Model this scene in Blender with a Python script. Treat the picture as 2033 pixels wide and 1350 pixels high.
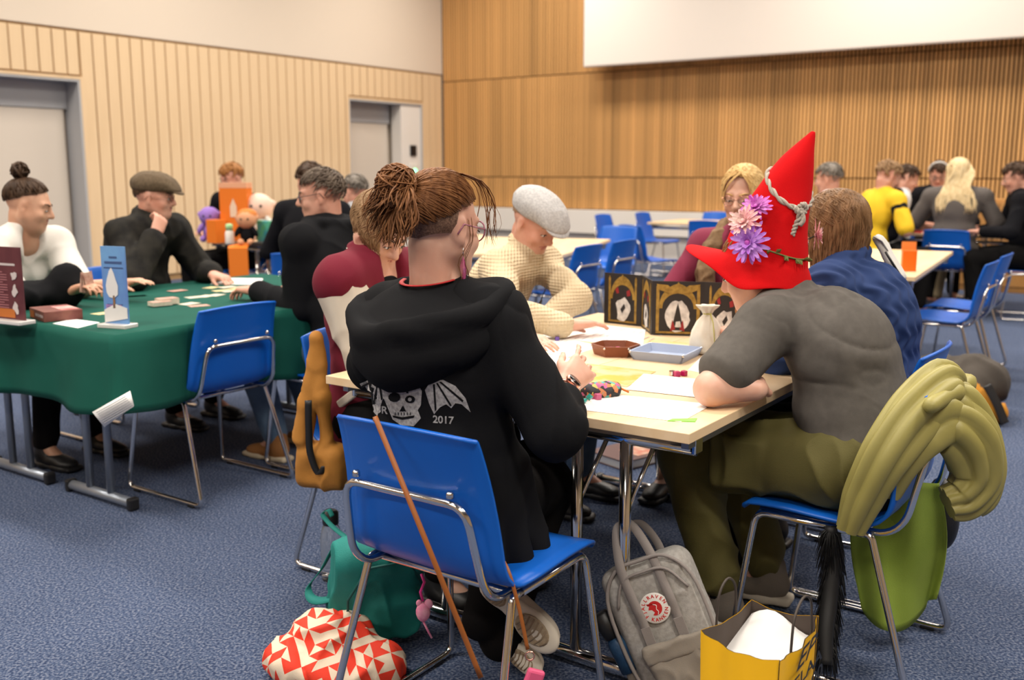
import bpy, bmesh, math, random
import numpy as np
from mathutils import Vector, Matrix
from mathutils.bvhtree import BVHTree
random.seed(7)
sc = bpy.context.scene
for o in list(bpy.data.objects): bpy.data.objects.remove(o)
COL = sc.collection
R = math.radians
PI = math.pi
# ------------------------------------------------------------------ camera
CAM_H, FPX, PITCH = 1.35, 1976.5, R(9.62)
cam_d = bpy.data.cameras.new('camera'); cam = bpy.data.objects.new('camera', cam_d); COL.objects.link(cam)
cam.location = (0, 0, CAM_H); cam.rotation_euler = (PI/2 - PITCH, 0, 0)
cam_d.lens = 35; cam_d.sensor_width = 36; cam_d.clip_end = 100
cam_d.dof.use_dof = True; cam_d.dof.focus_distance = 2.5; cam_d.dof.aperture_fstop = 3.2
sc.camera = cam
def ray(px, py):
    x = (px-1016.5)/FPX; y = -(py-675)/FPX; c, s = math.cos(PITCH), math.sin(PITCH)
    return np.array([x, c+y*s, -s+y*c])
def at(px, py, z):                 # the point at height z seen at this pixel
    r = ray(px, py); t = (z-CAM_H)/r[2]; return np.array([0, 0, CAM_H]) + r*t
def atd(px, py, d):                # the point at distance d (world y) seen at this pixel
    r = ray(px, py); t = d/r[1]; return np.array([0, 0, CAM_H]) + r*t
# ------------------------------------------------------------------ light
vs = sc.view_settings
vs.view_transform = 'Standard'; vs.look = 'None'; vs.gamma = 1; vs.use_curve_mapping = False
vs.exposure = 0.0
world = bpy.data.worlds.new('world'); sc.world = world; world.use_nodes = True
world.node_tree.nodes['Background'].inputs[0].default_value = (.9, .92, 1, 1)
world.node_tree.nodes['Background'].inputs[1].default_value = .05
ALPHA = R(34.8)                    # heading of the left wall
U = np.array([math.sin(ALPHA), math.cos(ALPHA), 0]); V = np.array([math.cos(ALPHA), -math.sin(ALPHA), 0])
_r = ray(880, 345); C0 = np.array([_r[0]/_r[1]*17.0, 17.0, 0])       # room corner
CEIL = 5.6
LAMPS = []
for iu in range(5):  # unseen ceiling lamps; rearmost row added to brighten surfaces facing the camera
    for iv in range(3):
        p = C0 - U*(1.9+iu*3.85) + V*(2.6+iv*4.9)
        ld = bpy.data.lights.new('ceiling_lamp', 'AREA'); ld.shape = 'RECTANGLE'; ld.size = 2.0; ld.size_y = .7
        ld.energy = 180; ld.spread = R(158); ld.color = (1.0, .92, .82)
        lo = bpy.data.objects.new('ceiling_lamp_light', ld); COL.objects.link(lo)
        lo.location = (p[0], p[1], CEIL-.07); lo.rotation_euler = (0, 0, -ALPHA)
        LAMPS.append((lo, p))
# ------------------------------------------------------------------ helpers
def lin(c):
    if isinstance(c, str):
        c = [int(c[i:i+2], 16)/255 for i in (0, 2, 4)]
        return tuple((x/12.92 if x < .04045 else ((x+.055)/1.055)**2.4) for x in c)
    return tuple(c)
MATS = {}
def M(name, col, rough=.6, metal=0., col2=None, vs_=8., stretch=(1, 1, 1), bump=0., bs=150., sheen=0., trans=0., emit=0., spec=.5, detail=4., lo=.35, hi=.65, bstretch=None, ior=1.45, sub=0.):
    if name in MATS: return MATS[name]
    m = bpy.data.materials.new(name); m.use_nodes = True; nt = m.node_tree; N = nt.nodes; L = nt.links
    b = N['Principled BSDF']; c = lin(col)
    b.inputs['Base Color'].default_value = (*c, 1); b.inputs['Roughness'].default_value = rough
    b.inputs['Metallic'].default_value = metal; b.inputs['IOR'].default_value = ior
    b.inputs['Specular IOR Level'].default_value = spec
    if sheen: b.inputs['Sheen Weight'].default_value = sheen
    if trans: b.inputs['Transmission Weight'].default_value = trans
    if sub:
        b.inputs['Subsurface Weight'].default_value = sub; b.inputs['Subsurface Radius'].default_value = (.012, .005, .003); b.inputs['Subsurface Scale'].default_value = 1.
    if emit: b.inputs['Emission Color'].default_value = (*c, 1); b.inputs['Emission Strength'].default_value = emit
    if col2 is not None or bump:
        tc = N.new('ShaderNodeTexCoord')
    if col2 is not None:
        mp = N.new('ShaderNodeMapping'); mp.inputs['Scale'].default_value = stretch; L.new(tc.outputs['Object'], mp.inputs[0])
        nz = N.new('ShaderNodeTexNoise'); nz.inputs['Scale'].default_value = vs_; nz.inputs['Detail'].default_value = detail; L.new(mp.outputs[0], nz.inputs[0])
        cr = N.new('ShaderNodeValToRGB'); cr.color_ramp.elements[0].position = lo; cr.color_ramp.elements[1].position = hi
        cr.color_ramp.elements[0].color = (*c, 1); cr.color_ramp.elements[1].color = (*lin(col2), 1)
        L.new(nz.outputs[0], cr.inputs[0]); L.new(cr.outputs[0], b.inputs['Base Color'])
    if bump:
        mp2 = N.new('ShaderNodeMapping'); mp2.inputs['Scale'].default_value = bstretch or (1, 1, 1); L.new(tc.outputs['Object'], mp2.inputs[0])
        n2 = N.new('ShaderNodeTexNoise'); n2.inputs['Scale'].default_value = bs; n2.inputs['Detail'].default_value = 3; L.new(mp2.outputs[0], n2.inputs[0])
        bp = N.new('ShaderNodeBump'); bp.inputs['Strength'].default_value = bump; bp.inputs['Distance'].default_value = .004
        L.new(n2.outputs[0], bp.inputs['Height']); L.new(bp.outputs[0], b.inputs['Normal'])
    MATS[name] = m
    return m
def attr_mat(name, rough=.6, metal=0, attr='tone', bump=0, bs=60, bstretch=(1, 1, 1)):
    m = M(name, (.5, .5, .5), rough, metal, bump=bump, bs=bs, bstretch=bstretch); nt = m.node_tree
    if not any(n.type == 'ATTRIBUTE' for n in nt.nodes):
        a = nt.nodes.new('ShaderNodeAttribute'); a.attribute_name = attr
        nt.links.new(a.outputs['Color'], nt.nodes['Principled BSDF'].inputs['Base Color'])
    return m
def tagset(o, label=None, cat=None, group=None, kind=None):
    if label: o['label'] = label
    if cat: o['category'] = cat
    if group: o['group'] = group
    if kind: o['kind'] = kind
    return o
def thing(name, label, cat, loc=(0, 0, 0), heading=0., group=None, kind=None):
    o = bpy.data.objects.new(name, None); COL.objects.link(o); o.empty_display_size = .1
    o.location = loc; o.rotation_euler = (0, 0, -heading)
    return tagset(o, label, cat, group, kind)
def copy_tree(o, parent=None):
    c = o.copy(); COL.objects.link(c); c.parent = parent
    for ch in list(o.children): copy_tree(ch, c)
    return c
class MB:                            # mesh collector
    def __init__(s): s.v = []; s.f = []; s.mi = []; s.sm = []
    def add(s, v, f, mi=0, smooth=False):
        n = len(s.v); s.v += [tuple(map(float, p)) for p in v]
        for q in f: s.f.append(tuple(n+i for i in q)); s.mi.append(mi); s.sm.append(smooth)
        return s
    def box(s, c, d, mi=0, rot=None, bev=0.):
        x, y, z = d[0]/2, d[1]/2, d[2]/2
        if bev:
            b = min(bev, x*.9, y*.9, z*.9); pts = []; 
            bm = bmesh.new(); bmesh.ops.create_cube(bm, size=1)
            for vv in bm.verts: vv.co = Vector((vv.co.x*2*x, vv.co.y*2*y, vv.co.z*2*z))
            bmesh.ops.bevel(bm, geom=bm.edges[:], offset=b, segments=2, affect='EDGES', profile=.5)
            bm.verts.index_update(); pts = [np.array(vv.co) for vv in bm.verts]; fs = [tuple(vv.index for vv in ff.verts) for ff in bm.faces]; bm.free()
        else:
            pts = [np.array((sx*x, sy*y, sz*z)) for sz in (-1, 1) for sy in (-1, 1) for sx in (-1, 1)]
            fs = [(0, 2, 3, 1), (4, 5, 7, 6), (0, 1, 5, 4), (2, 6, 7, 3), (0, 4, 6, 2), (1, 3, 7, 5)]
        if rot is not None: pts = [np.array(rot) @ p for p in pts]
        return s.add([p+np.array(c) for p in pts], fs, mi)
    def tube(s, path, r, n=8, mi=0, closed=False, caps=True, flat=None):
        P = np.array(path, float); k = len(P); rr = np.full(k, r) if np.isscalar(r) else np.array(r, float)
        T = np.zeros_like(P)
        if closed: T = np.roll(P, -1, 0)-np.roll(P, 1, 0)
        else: T[1:-1] = P[2:]-P[:-2]; T[0] = P[1]-P[0]; T[-1] = P[-1]-P[-2]
        T /= np.maximum(np.linalg.norm(T, axis=1), 1e-9)[:, None]
        ref = np.array((0, 0, 1.)) if abs(T[0][2]) < .9 else np.array((1., 0, 0))
        a = np.cross(T[0], ref); a /= np.linalg.norm(a); vs_ = []
        for i in range(k):
            a = a - T[i]*np.dot(a, T[i]); a /= max(np.linalg.norm(a), 1e-9); b = np.cross(T[i], a)
            for j in range(n):
                w = 2*PI*j/n; ca, sa = math.cos(w), math.sin(w)
                if flat: sa *= flat
                vs_.append(P[i]+rr[i]*(ca*a+sa*b))
        fs = []
        for i in range(k if closed else k-1):
            i2 = (i+1) % k
            for j in range(n): fs.append((i*n+j, i*n+(j+1) % n, i2*n+(j+1) % n, i2*n+j))
        if caps and not closed: fs.append(tuple(range(n))[::-1]); fs.append(tuple((k-1)*n+j for j in range(n)))
        return s.add(vs_, fs, mi, True)
    def lathe(s, prof, c=(0, 0, 0), n=20, mi=0, rot=None, sx=1., sy=1., smooth=True):
        vs_ = []; k = len(prof)
        for r, z in prof:
            for j in range(n): w = 2*PI*j/n; vs_.append(np.array((r*math.cos(w)*sx, r*math.sin(w)*sy, z)))
        if rot is not None: vs_ = [np.array(rot) @ p for p in vs_]
        fs = [(i*n+j, i*n+(j+1) % n, (i+1)*n+(j+1) % n, (i+1)*n+j) for i in range(k-1) for j in range(n)]
        fs.append(tuple(range(n))[::-1]); fs.append(tuple((k-1)*n+j for j in range(n)))
        return s.add([p+np.array(c) for p in vs_], fs, mi, smooth)
    def ball(s, c, r, n=10, mi=0, rot=None):
        r = np.array((r, r, r) if np.isscalar(r) else r, float); m = max(4, n//2+1)
        prof = [(math.sin(PI*i/m), -math.cos(PI*i/m)) for i in range(m+1)]; prof[0] = (.02, -1); prof[-1] = (.02, 1)
        vs_ = []; 
        for q, z in prof:
            for j in range(n): w = 2*PI*j/n; p = np.array((q*math.cos(w), q*math.sin(w), z))*r; vs_.append((np.array(rot) @ p if rot is not None else p)+np.array(c))
        fs = [(i*n+j, i*n+(j+1) % n, (i+1)*n+(j+1) % n, (i+1)*n+j) for i in range(m) for j in range(n)]
        fs.append(tuple(range(n))[::-1]); fs.append(tuple(m*n+j for j in range(n)))
        return s.add(vs_, fs, mi, True)
    def grid(s, P, mi=0, smooth=True, closed_u=False):        # P[nu][nv] of points
        nu, nv = len(P), len(P[0]); vs_ = [p for row in P for p in row]; fs = []
        for i in range(nu if closed_u else nu-1):
            i2 = (i+1) % nu
            for j in range(nv-1): fs.append((i*nv+j, i2*nv+j, i2*nv+j+1, i*nv+j+1))
        return s.add(vs_, fs, mi, smooth)
    def slab(s, P, th, mi=0, smooth=True):                     # a grid given thickness along -normal
        P = np.array(P, float); nu, nv = P.shape[:2]
        du = np.gradient(P, axis=0); dv = np.gradient(P, axis=1); Nn = np.cross(du, dv); Nn /= np.maximum(np.linalg.norm(Nn, axis=2), 1e-9)[..., None]
        Q = P-Nn*th; vs_ = list(P.reshape(-1, 3))+list(Q.reshape(-1, 3)); o = nu*nv; fs = []
        for i in range(nu-1):
            for j in range(nv-1):
                a, b, c, d = i*nv+j, (i+1)*nv+j, (i+1)*nv+j+1, i*nv+j+1
                fs.append((a, b, c, d)); fs.append((o+d, o+c, o+b, o+a))
        for i in range(nu-1):
            a, b = i*nv, (i+1)*nv; fs.append((b, a, o+a, o+b)); a, b = i*nv+nv-1, (i+1)*nv+nv-1; fs.append((a, b, o+b, o+a))
        for j in range(nv-1):
            a, b = j, j+1; fs.append((a, b, o+b, o+a)); a, b = (nu-1)*nv+j, (nu-1)*nv+j+1; fs.append((b, a, o+a, o+b))
        return s.add(vs_, fs, mi, smooth)
    def prism(s, pts, c, ax, ay, az, th, mi=0):               # 2D polygon in (ax, ay) at c, thickness th along az
        ax, ay, az, c = map(np.array, (ax, ay, az, c)); n = len(pts)
        a = [c+ax*x+ay*y for x, y in pts]; b = [p+az*th for p in a]
        fs = [tuple(range(n))[::-1], tuple(range(n, 2*n))]+[(i, (i+1) % n, n+(i+1) % n, n+i) for i in range(n)]
        return s.add(a+b, fs, mi)
    def mesh(s, name, mats):
        me = bpy.data.meshes.new(name); me.from_pydata(s.v, [], s.f)
        for m in (mats if isinstance(mats, (list, tuple)) else [mats]): me.materials.append(m)
        me.polygons.foreach_set('material_index', s.mi); me.polygons.foreach_set('use_smooth', s.sm); me.update()
        return me
    def build(s, name, mats, parent=None, loc=None):
        return link(name, s.mesh(name, mats), parent, loc)
def link(name, me, parent=None, loc=None, rot=None):
    o = bpy.data.objects.new(name, me); COL.objects.link(o); o.parent = parent
    if loc is not None: o.location = loc
    if rot is not None: o.rotation_euler = rot
    return o
def fillet(pts, r, n=5, closed=False):
    P = [np.array(p, float) for p in pts]; k = len(P); out = []
    for i in range(k):
        if not closed and i in (0, k-1): out.append(P[i]); continue
        a, b, c = P[i-1], P[i], P[(i+1) % k]; d1, d2 = a-b, c-b; l1, l2 = np.linalg.norm(d1), np.linalg.norm(d2)
        q = min(r, l1*.49, l2*.49); p1, p2 = b+d1/l1*q, b+d2/l2*q
        for t in np.linspace(0, 1, n): out.append((1-t)**2*p1+2*t*(1-t)*b+t*t*p2)
    return out
def spline(pts, n=24):                                          # Catmull-Rom through points
    P = [np.array(p, float) for p in pts]; P = [2*P[0]-P[1]]+P+[2*P[-1]-P[-2]]; out = []; k = len(P)-3
    for q in np.linspace(0, k-1e-6, n):
        i = int(q); t = q-i; a, b, c, d = P[i:i+4]
        out.append(.5*((2*b)+(-a+c)*t+(2*a-5*b+4*c-d)*t*t+(-a+3*b-3*c+d)*t**3))
    return out
def rotm(z=0, x=0, y=0):
    return np.array(Matrix.Rotation(z, 3, 'Z') @ Matrix.Rotation(x, 3, 'X') @ Matrix.Rotation(y, 3, 'Y'))
def head_dir(h): return np.array([math.sin(h), math.cos(h), 0.])
# ------------------------------------------------------------------ common materials
m_blue = M('blue_plastic', (.004, .105, .50), .34, bump=.03, bs=900)
m_chrome = M('chrome', (.72, .7, .68), .13, 1.)
m_greysteel = M('grey_painted_steel', (.28, .31, .36), .35, .6)
m_black = M('black_plastic', (.012, .012, .013), .45)
m_birch = M('birch_laminate', (.70, .50, .29), .42, col2=(.76, .57, .36), vs_=3, stretch=(6, .8, 6), bump=.02, bs=40)
m_white = M('white_paint', (.72, .68, .62), .75, col2=(.74, .70, .65), vs_=2)
m_paper = M('paper', (.86, .85, .82), .8)
m_ink = M('ink', (.10, .10, .11), .8)
# ------------------------------------------------------------------ room
def quad(name, pts, mat, kind='structure', parent=None):
    mb = MB(); mb.add(pts, [(0, 1, 2, 3)]); o = mb.build(name, mat, parent)
    if parent is None: tagset(o, kind=kind)
    return o
LU, LV = 19.0, 16.0
cA, cB, cC, cD = C0, C0+V*LV, C0+V*LV-U*LU, C0-U*LU
Z = np.array([0, 0, 1.])
def carpet():
    m = M('carpet', (.1, .13, .22), .95, bump=.6, bs=420); nt = m.node_tree; N, L = nt.nodes, nt.links
    tc = [n for n in N if n.type == 'TEX_COORD'][0]
    a = N.new('ShaderNodeTexNoise'); a.inputs['Scale'].default_value = 125; a.inputs['Detail'].default_value = 5; L.new(tc.outputs['Object'], a.inputs[0])
    r = N.new('ShaderNodeValToRGB'); e = r.color_ramp.elements; e[0].position = .38; e[0].color = (.028, .043, .095, 1); e[1].position = .66; e[1].color = (.20, .22, .29, 1)
    x = r.color_ramp.elements.new(.5); x.color = (.070, .100, .180, 1)
    L.new(a.outputs[0], r.inputs[0])
    b = N.new('ShaderNodeTexNoise'); b.inputs['Scale'].default_value = 1.3; L.new(tc.outputs['Object'], b.inputs[0])
    mx = N.new('ShaderNodeMix'); mx.data_type = 'RGBA'; mx.blend_type = 'MULTIPLY'; mx.inputs[0].default_value = .35
    L.new(r.outputs[0], mx.inputs[6]); L.new(b.outputs[0], mx.inputs[7]); L.new(mx.outputs[2], N['Principled BSDF'].inputs['Base Color'])
    N['Principled BSDF'].inputs['Specular IOR Level'].default_value = .15
    return m
fl = MB(); fl.box((*(cA+cC)[:2]/2, -.05), (LV+.6, LU+.6, .1), rot=rotm(-ALPHA)); fo = fl.build('floor', carpet()); tagset(fo, 'blue speckled carpet floor', kind='structure')
ce = MB(); ce.box((*(cA+cC)[:2]/2, CEIL+.05), (LV+.6, LU+.6, .1), rot=rotm(-ALPHA)); tagset(ce.build('ceiling', M('ceiling_grey', (.30, .29, .28), .9)), 'grey hall ceiling', kind='structure')
for lo, p in LAMPS:
    mb = MB(); mb.box((0, 0, 0), (2.1, .8, .06), bev=.01)
    o = mb.build('ceiling_light', M('lamp_housing', (.8, .8, .8), .5)); o.location = (p[0], p[1], CEIL-.035); o.rotation_euler = (0, 0, -ALPHA)
    tagset(o, 'unseen flat rectangular ceiling light panel above the hall', 'light', 'ceiling light panels'); lo.parent = o; lo.location = (0, 0, -.036); lo.rotation_euler = (0, 0, 0)
def wallbox(name, a, b, z0, z1, th, mat, out, parent=None, lab=None):   # a slab along a->b, thickness th towards 'out'
    a, b = np.array(a, float), np.array(b, float); d = b-a; L_ = np.linalg.norm(d); ang = math.atan2(d[1], d[0]); c = (a+b)/2+np.array(out)*th/2
    mb = MB(); mb.box((c[0], c[1], (z0+z1)/2), (L_, th, z1-z0), rot=rotm(ang)); o = mb.build(name, mat, parent)
    if parent is None: tagset(o, lab or name.replace('_', ' '), kind='structure')
    return o
# left wall: white plaster above, birch boards below, two recessed doors
ZT = CAM_H + (ray(880, 148)[2]/ray(880, 148)[1])*17.0
def tL(px):                        # distance back along the left wall from the corner for a pixel column
    k = (px-1016.5)/FPX/math.cos(PITCH)
    return (C0[0]-k*C0[1])/(U[0]-k*U[1])
def zL(px, py, off=0.):
    t = tL(px); q = C0-U*t; r = ray(px, py); return CAM_H+r[2]/r[1]*q[1]
m_plaster = M('plaster', (.69, .595, .485), .85)
m_board = M('birch_board', (.68, .49, .29), .55, col2=(.74, .55, .34), vs_=2.2, stretch=(3, 3, .35), bump=.03, bs=25)
m_boardback = M('board_backing', (.36, .22, .10), .7)
m_doorgrey = M('door_grey', (.60, .53, .45), .5)
m_frame = M('door_frame_grey', (.42, .42, .43), .45)
WL_in = V                           # normal into the room
d1a, d1b = tL(195), tL(-260)        # first door opening along the wall
d2b, d2a = tL(705), tL(845)
dz1 = zL(150, 154); dz2 = zL(770, 201)
wall_l = wallbox('wall_left', C0-U*LU, C0+U*.3, 0, CEIL, .25, m_plaster, -WL_in*1.0, lab='left wall, white plaster above birch boards')
wall_l.location = -WL_in*.32
wallbox('trim_1', C0-U*LU-WL_in*.0, C0, ZT, CEIL, .32, m_plaster, -WL_in, lab='white plaster upper part of the left wall')
# backing strips between openings
for i, (a, b) in enumerate(((0, d2a), (d2b, d1a), (d1b, LU))):
    wallbox('board_backing', C0-U*b, C0-U*a, 0, ZT, .29, m_boardback, -WL_in, wall_l).location = WL_in*.32-WL_in*.02
for (a, b, z) in ((d2a, d2b, dz2), (d1a, d1b, dz1)):
    wallbox('board_backing', C0-U*b, C0-U*a, z, ZT, .29, m_boardback, -WL_in, wall_l).location = WL_in*.32-WL_in*.02
PITCHB = .163
def board(mesh_cache, t0, t1, z0, z1):
    key = (round(t1-t0, 3), round(z0, 3), round(z1, 3))
    if key not in mesh_cache:
        mb = MB(); mb.box((0, 0, (z0+z1)/2), (t1-t0, .024, z1-z0), bev=.003); mb2 = mb
        mesh_cache[key] = mb.mesh('board', m_board)
    p = C0-U*(t0+t1)/2-WL_in*.012
    o = link('board', mesh_cache[key], wall_l); o.location = np.array(p)+WL_in*.32; o.rotation_euler = (0, 0, PI/2-ALPHA)
cache = {}; t = 0.02
while t < tL(-120):
    t0, t1 = t, t+PITCHB-.018
    for (a, b, z) in ((d2a, d2b, dz2), (d1a, d1b, dz1)):
        if t1 > a and t0 < b:
            if t0 < a-.02: board(cache, t0, a, .08, ZT-.03)
            if t1 > b+.02: board(cache, b, t1, .08, ZT-.03)
            board(cache, max(t0, a), min(t1, b), z+.05, ZT-.03); break
    else: board(cache, t0, t1, .08, ZT-.03)
    t += PITCHB
def door(n, a, b, z, lab, panel=0.):
    # recess lined with grey, leaf set back
    dp = .30; root = thing('door_%d' % n, lab, None, kind='structure')
    m = MB(); L_ = b-a
    def bx(t0, t1, z0, z1, o0, o1, mat, nm, par=root):
        wallbox(nm, C0-U*t1-WL_in*o0, C0-U*t0-WL_in*o0, z0, z1, o1-o0, mat, -WL_in, par)
    bx(a, a+.025, 0, z, 0, dp, m_frame, 'jamb'); bx(b-.025, b, 0, z, 0, dp, m_frame, 'jamb'); bx(a+.025, b-.025, z-.025, z, 0, dp, m_frame, 'head')
    bx(a+.03+panel, b-.03, z-.32, z-.03, dp-.06, dp, m_frame, 'transom')
    bx(a+.08+panel, b-.08, 0.01, z-.33, dp-.05, dp, m_doorgrey, 'leaf')
    if panel: bx(a+.026, a+panel, 0, z-.03, .02, .22, m_white, 'side_panel')
    # lever handle
    hp = C0-U*(b-.16)-WL_in*(dp-.06); h = MB(); h.tube([hp+Z*1.05, hp+Z*1.05+WL_in*.05, hp+Z*1.05+WL_in*.05+U*.12], .01); h.build('handle', m_chrome, root)
    tr = .02
    bx(a-.03, a, 0, z+.03, -.006, .02, m_board, 'casing'); bx(b, b+.03, 0, z+.03, -.006, .02, m_board, 'casing'); bx(a, b, z, z+.03, -.006, .02, m_board, 'casing')
    return root
door(1, d1a, d1b, dz1, 'tall grey door in a deep recess beside the boarded wall')
sp_w = (d2b-d2a)*.30
door(2, d2a, d2b, dz2, 'narrow grey door with white control panel near the room corner', panel=sp_w)
# control panel items on the side panel of door 2
pp = C0-U*(d2a+sp_w*.45)-WL_in*.02
def zat(py): r = ray(833, py); return CAM_H+r[2]/r[1]*pp[1]
t_ = thing('intercom', 'black square wall intercom on white door side panel', 'intercom', (*pp[:2], zat(299)), PI/2+ALPHA)
mb = MB(); mb.box((0, .012, 0), (.145, .024, .17), bev=.006); mb.build('housing', m_black, t_)
mb = MB(); mb.box((0, .026, .0), (.11, .006, .12)); mb.build('screen', M('dark_glass', (.01, .01, .012), .1), t_)
t_ = thing('card_reader', 'white card reader with green light below the intercom', 'card reader', (*pp[:2], zat(340)), PI/2+ALPHA)
mb = MB(); mb.box((0, .012, 0), (.19, .024, .24), bev=.01); mb.build('housing', m_white, t_)
mb = MB(); mb.lathe([(.042, 0), (.042, .012), (.03, .016)], (-.02, .022, -.0), 16, rot=rotm(0, -PI/2)); mb.build('light', M('green_led', (.15, .9, .3), .4, emit=4.), t_)
# right wall: wooden slats in three tiers, projection screen, white base
WR_in = -U
def sR(px):
    k = (px-1016.5)/FPX/math.cos(PITCH); return (k*C0[1]-C0[0])/(V[0]-k*V[1])
def zR(px, py, off=0.):
    s = sR(px); q = C0+V*s; r = ray(px, py); return CAM_H+r[2]/r[1]*q[1]
zj1 = zR(1000, 155); zj2 = zR(1200, 352); zsb = zR(1200, 416)
print('ROOM', ZT, dz1, dz2, zj1, zj2, zsb, zR(1400, 121), d1a, d2a, d2b)
wall_r = wallbox('wall_right', C0-V*.0, C0+V*LV, 0, CEIL, .3, M('slat_backing', (.10, .045, .016), .8), U, lab='far wall clad in narrow vertical wooden slats')
wall_r.location = U*.06
m_slat = attr_mat('oak_slat', .5, attr='tone', bump=.02, bs=20, bstretch=(4, 4, .3))
rng = np.random.RandomState(3)
def slat_tier(z0, z1, base):
    n = int(LV/.05); vs_ = []; fs = []; cols = []
    tone = rng.normal(0, .07, n); grp = np.repeat(rng.normal(0, .045, n//7+2), 7)[:n]+np.repeat(rng.normal(0, .06, n//2+2), 2)[:n]
    for i in range(n):
        s0 = .01+i*.05; s1 = s0+.030; k = len(vs_); g = 1+tone[i]+grp[i]
        for z in (z0, z1):
            for (s, d) in ((s0, .0), (s0, .045), (s1, .045), (s1, .0)): vs_.append(C0+V*s-U*(d-.06)+Z*z)
        fs += [(k, k+1, k+5, k+4), (k+1, k+2, k+6, k+5), (k+2, k+3, k+7, k+6), (k+4, k+5, k+6, k+7), (k+3, k+2, k+1, k)]
        cols += [(base[0]*g, base[1]*g, base[2]*g*.98, 1)]*8
    me = bpy.data.meshes.new('slat_panel'); me.from_pydata([tuple(p) for p in vs_], [], fs); me.materials.append(m_slat)
    ca = me.color_attributes.new('tone', 'FLOAT_COLOR', 'POINT'); ca.data.foreach_set('color', np.array(cols, np.float32).ravel()); me.update()
    o = link('slat_panel', me, wall_r); o.location = -U*.06; o['kind'] = 'stuff'
wb = (.62, .34, .125)
slat_tier(zj1+.008, CEIL, wb); slat_tier(zj2+.008, zj1-.008, wb); slat_tier(zsb, zj2-.008, wb)
bw = wallbox('baseboard_right', C0-U*.16, C0+V*LV-U*.16, .42, zsb-.01, .16, m_white, U, lab='white ledge along the foot of the slatted wall')
wallbox('trim_2', C0-U*.05, C0+V*LV-U*.05, 0, .40, .05, m_white, U, lab='white lower panel under the ledge')
zsc = zR(1500, 115)
s0 = sR(1173)
sb = thing('projection_screen', 'large blank white projection screen on the slatted wall', 'screen', tuple((C0+V*(s0+4.2)-U*.3)[:2])+(zsc,), ALPHA+PI)
mb = MB(); mb.box((0, 0, (CEIL-.3-zsc)/2), (8.4, .07, CEIL-.3-zsc), bev=.02); mb.build('panel', M('screen_white', (.72, .66, .60), .8), sb)
for x in (-3, 0, 3): mb = MB(); mb.box((x, -.15, 1.2), (.08, .25, .08)); mb.build('bracket', m_greysteel, sb)
# walls out of view
m_far = M('far_wall_panels', (.30, .22, .14), .8)
wallbox('wall_back', cC, cD, 0, CEIL, .2, m_far, -U, lab='plain wall behind the viewpoint'); wallbox('wall_side', cB, cC, 0, CEIL, .2, m_far, V, lab='plain wall on the right side of the hall')

# ------------------------------------------------------------------ chairs
def chair_meshes():
    # shell profile (y forward, z up) seat front -> seat back -> top of back
    prof = spline([(.215, .428), (.20, .445), (.10, .449), (-.06, .441), (-.135, .448), (-.178, .49), (-.20, .56), (-.232, .68), (-.262, .785), (-.272, .803)], 26)
    P = []
    for i, (y, z) in enumerate(prof):
        back = min(1, max(0, (z-.47)/.33)); row = []
        w = .228-.03*back if z > .47 else .228
        if i < 3: w -= .012*(3-i)/3
        for j in range(13):
            q = -1+j/6; cy = (.030*q*q)*back+.012*back*(1-back)*4*q*q; cz = (.010*q*q)*(1-back)*(1 if i > 2 else .4)+.012*(1-q*q)*max(0, back-.9)*10
            row.append((w*q, y+cy, z+cz))
        P.append(row)
    shell = MB(); shell.slab(P, .009)
    bf = MB(); y66 = -.252
    path = [(-.19, .17, .427), (-.19, -.17, .425), (-.192, -.215, .47), (-.172, y66-.0, .655), (.172, y66-.0, .655), (.192, -.215, .47), (.19, -.17, .425), (.19, .17, .427)]
    bf.tube(fillet(path, .045), .0095, 10)
    legs = []
    for s in (-1, 1):
        m = MB(); x0, x1 = .212*s, .248*s
        m.tube(fillet([(x0, -.10, .422), (x0, .175, .425), (x1, .225, .012), (x1, -.262, .012), (x0, -.135, .424), (x0, -.10, .422)], .035)[0:], .0095, 10)
        legs.append(m)
    cb = MB(); cb.tube([(-.212, .165, .42), (.212, .165, .42)], .009, 8)
    cb2 = MB(); cb2.tube([(-.212, -.11, .42), (.212, -.11, .42)], .009, 8)
    kn = []
    for s in (-1, 1):
        m = MB(); m.lathe([(.004, 0), (.009, .002), (.009, .012), (.006, .016)], (.135*s, y66-.002, .668), 10); kn.append(m)
    gl = []
    for s in (-1, 1):
        for y in (.16, -.2): m = MB(); m.box((.248*s, y, .006), (.022, .04, .012), bev=.003); gl.append(m)
    return [('seat_shell', shell.mesh('seat_shell', m_blue))]+[('back_frame', bf.mesh('back_frame', m_chrome))]+[('sled_leg', m.mesh('sled_leg', m_chrome)) for m in legs] + \
        [('cross_bar', cb.mesh('cross_bar', m_chrome)), ('cross_bar', cb2.mesh('cross_bar', m_chrome))]+[('knob', m.mesh('knob', m_chrome)) for m in kn]+[('glide', m.mesh('glide', m_black)) for m in gl]
CH = chair_meshes()
def chair(p, heading, label, group='blue sled chairs'):
    t = thing('chair', label, 'chair', (p[0], p[1], 0), heading, group)
    for n, me in CH: link(n, me, t)
    return t
K = at(1370, 862, .74); K[2] = 0
G = at(226, 666, .75); G[2] = 0
def tk(u, v, z=0.): return K+U*u+V*v+Z*z
def tg(u, v, z=0.): return G+U*u+V*v+Z*z
HU, HV = ALPHA, ALPHA+PI/2
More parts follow.
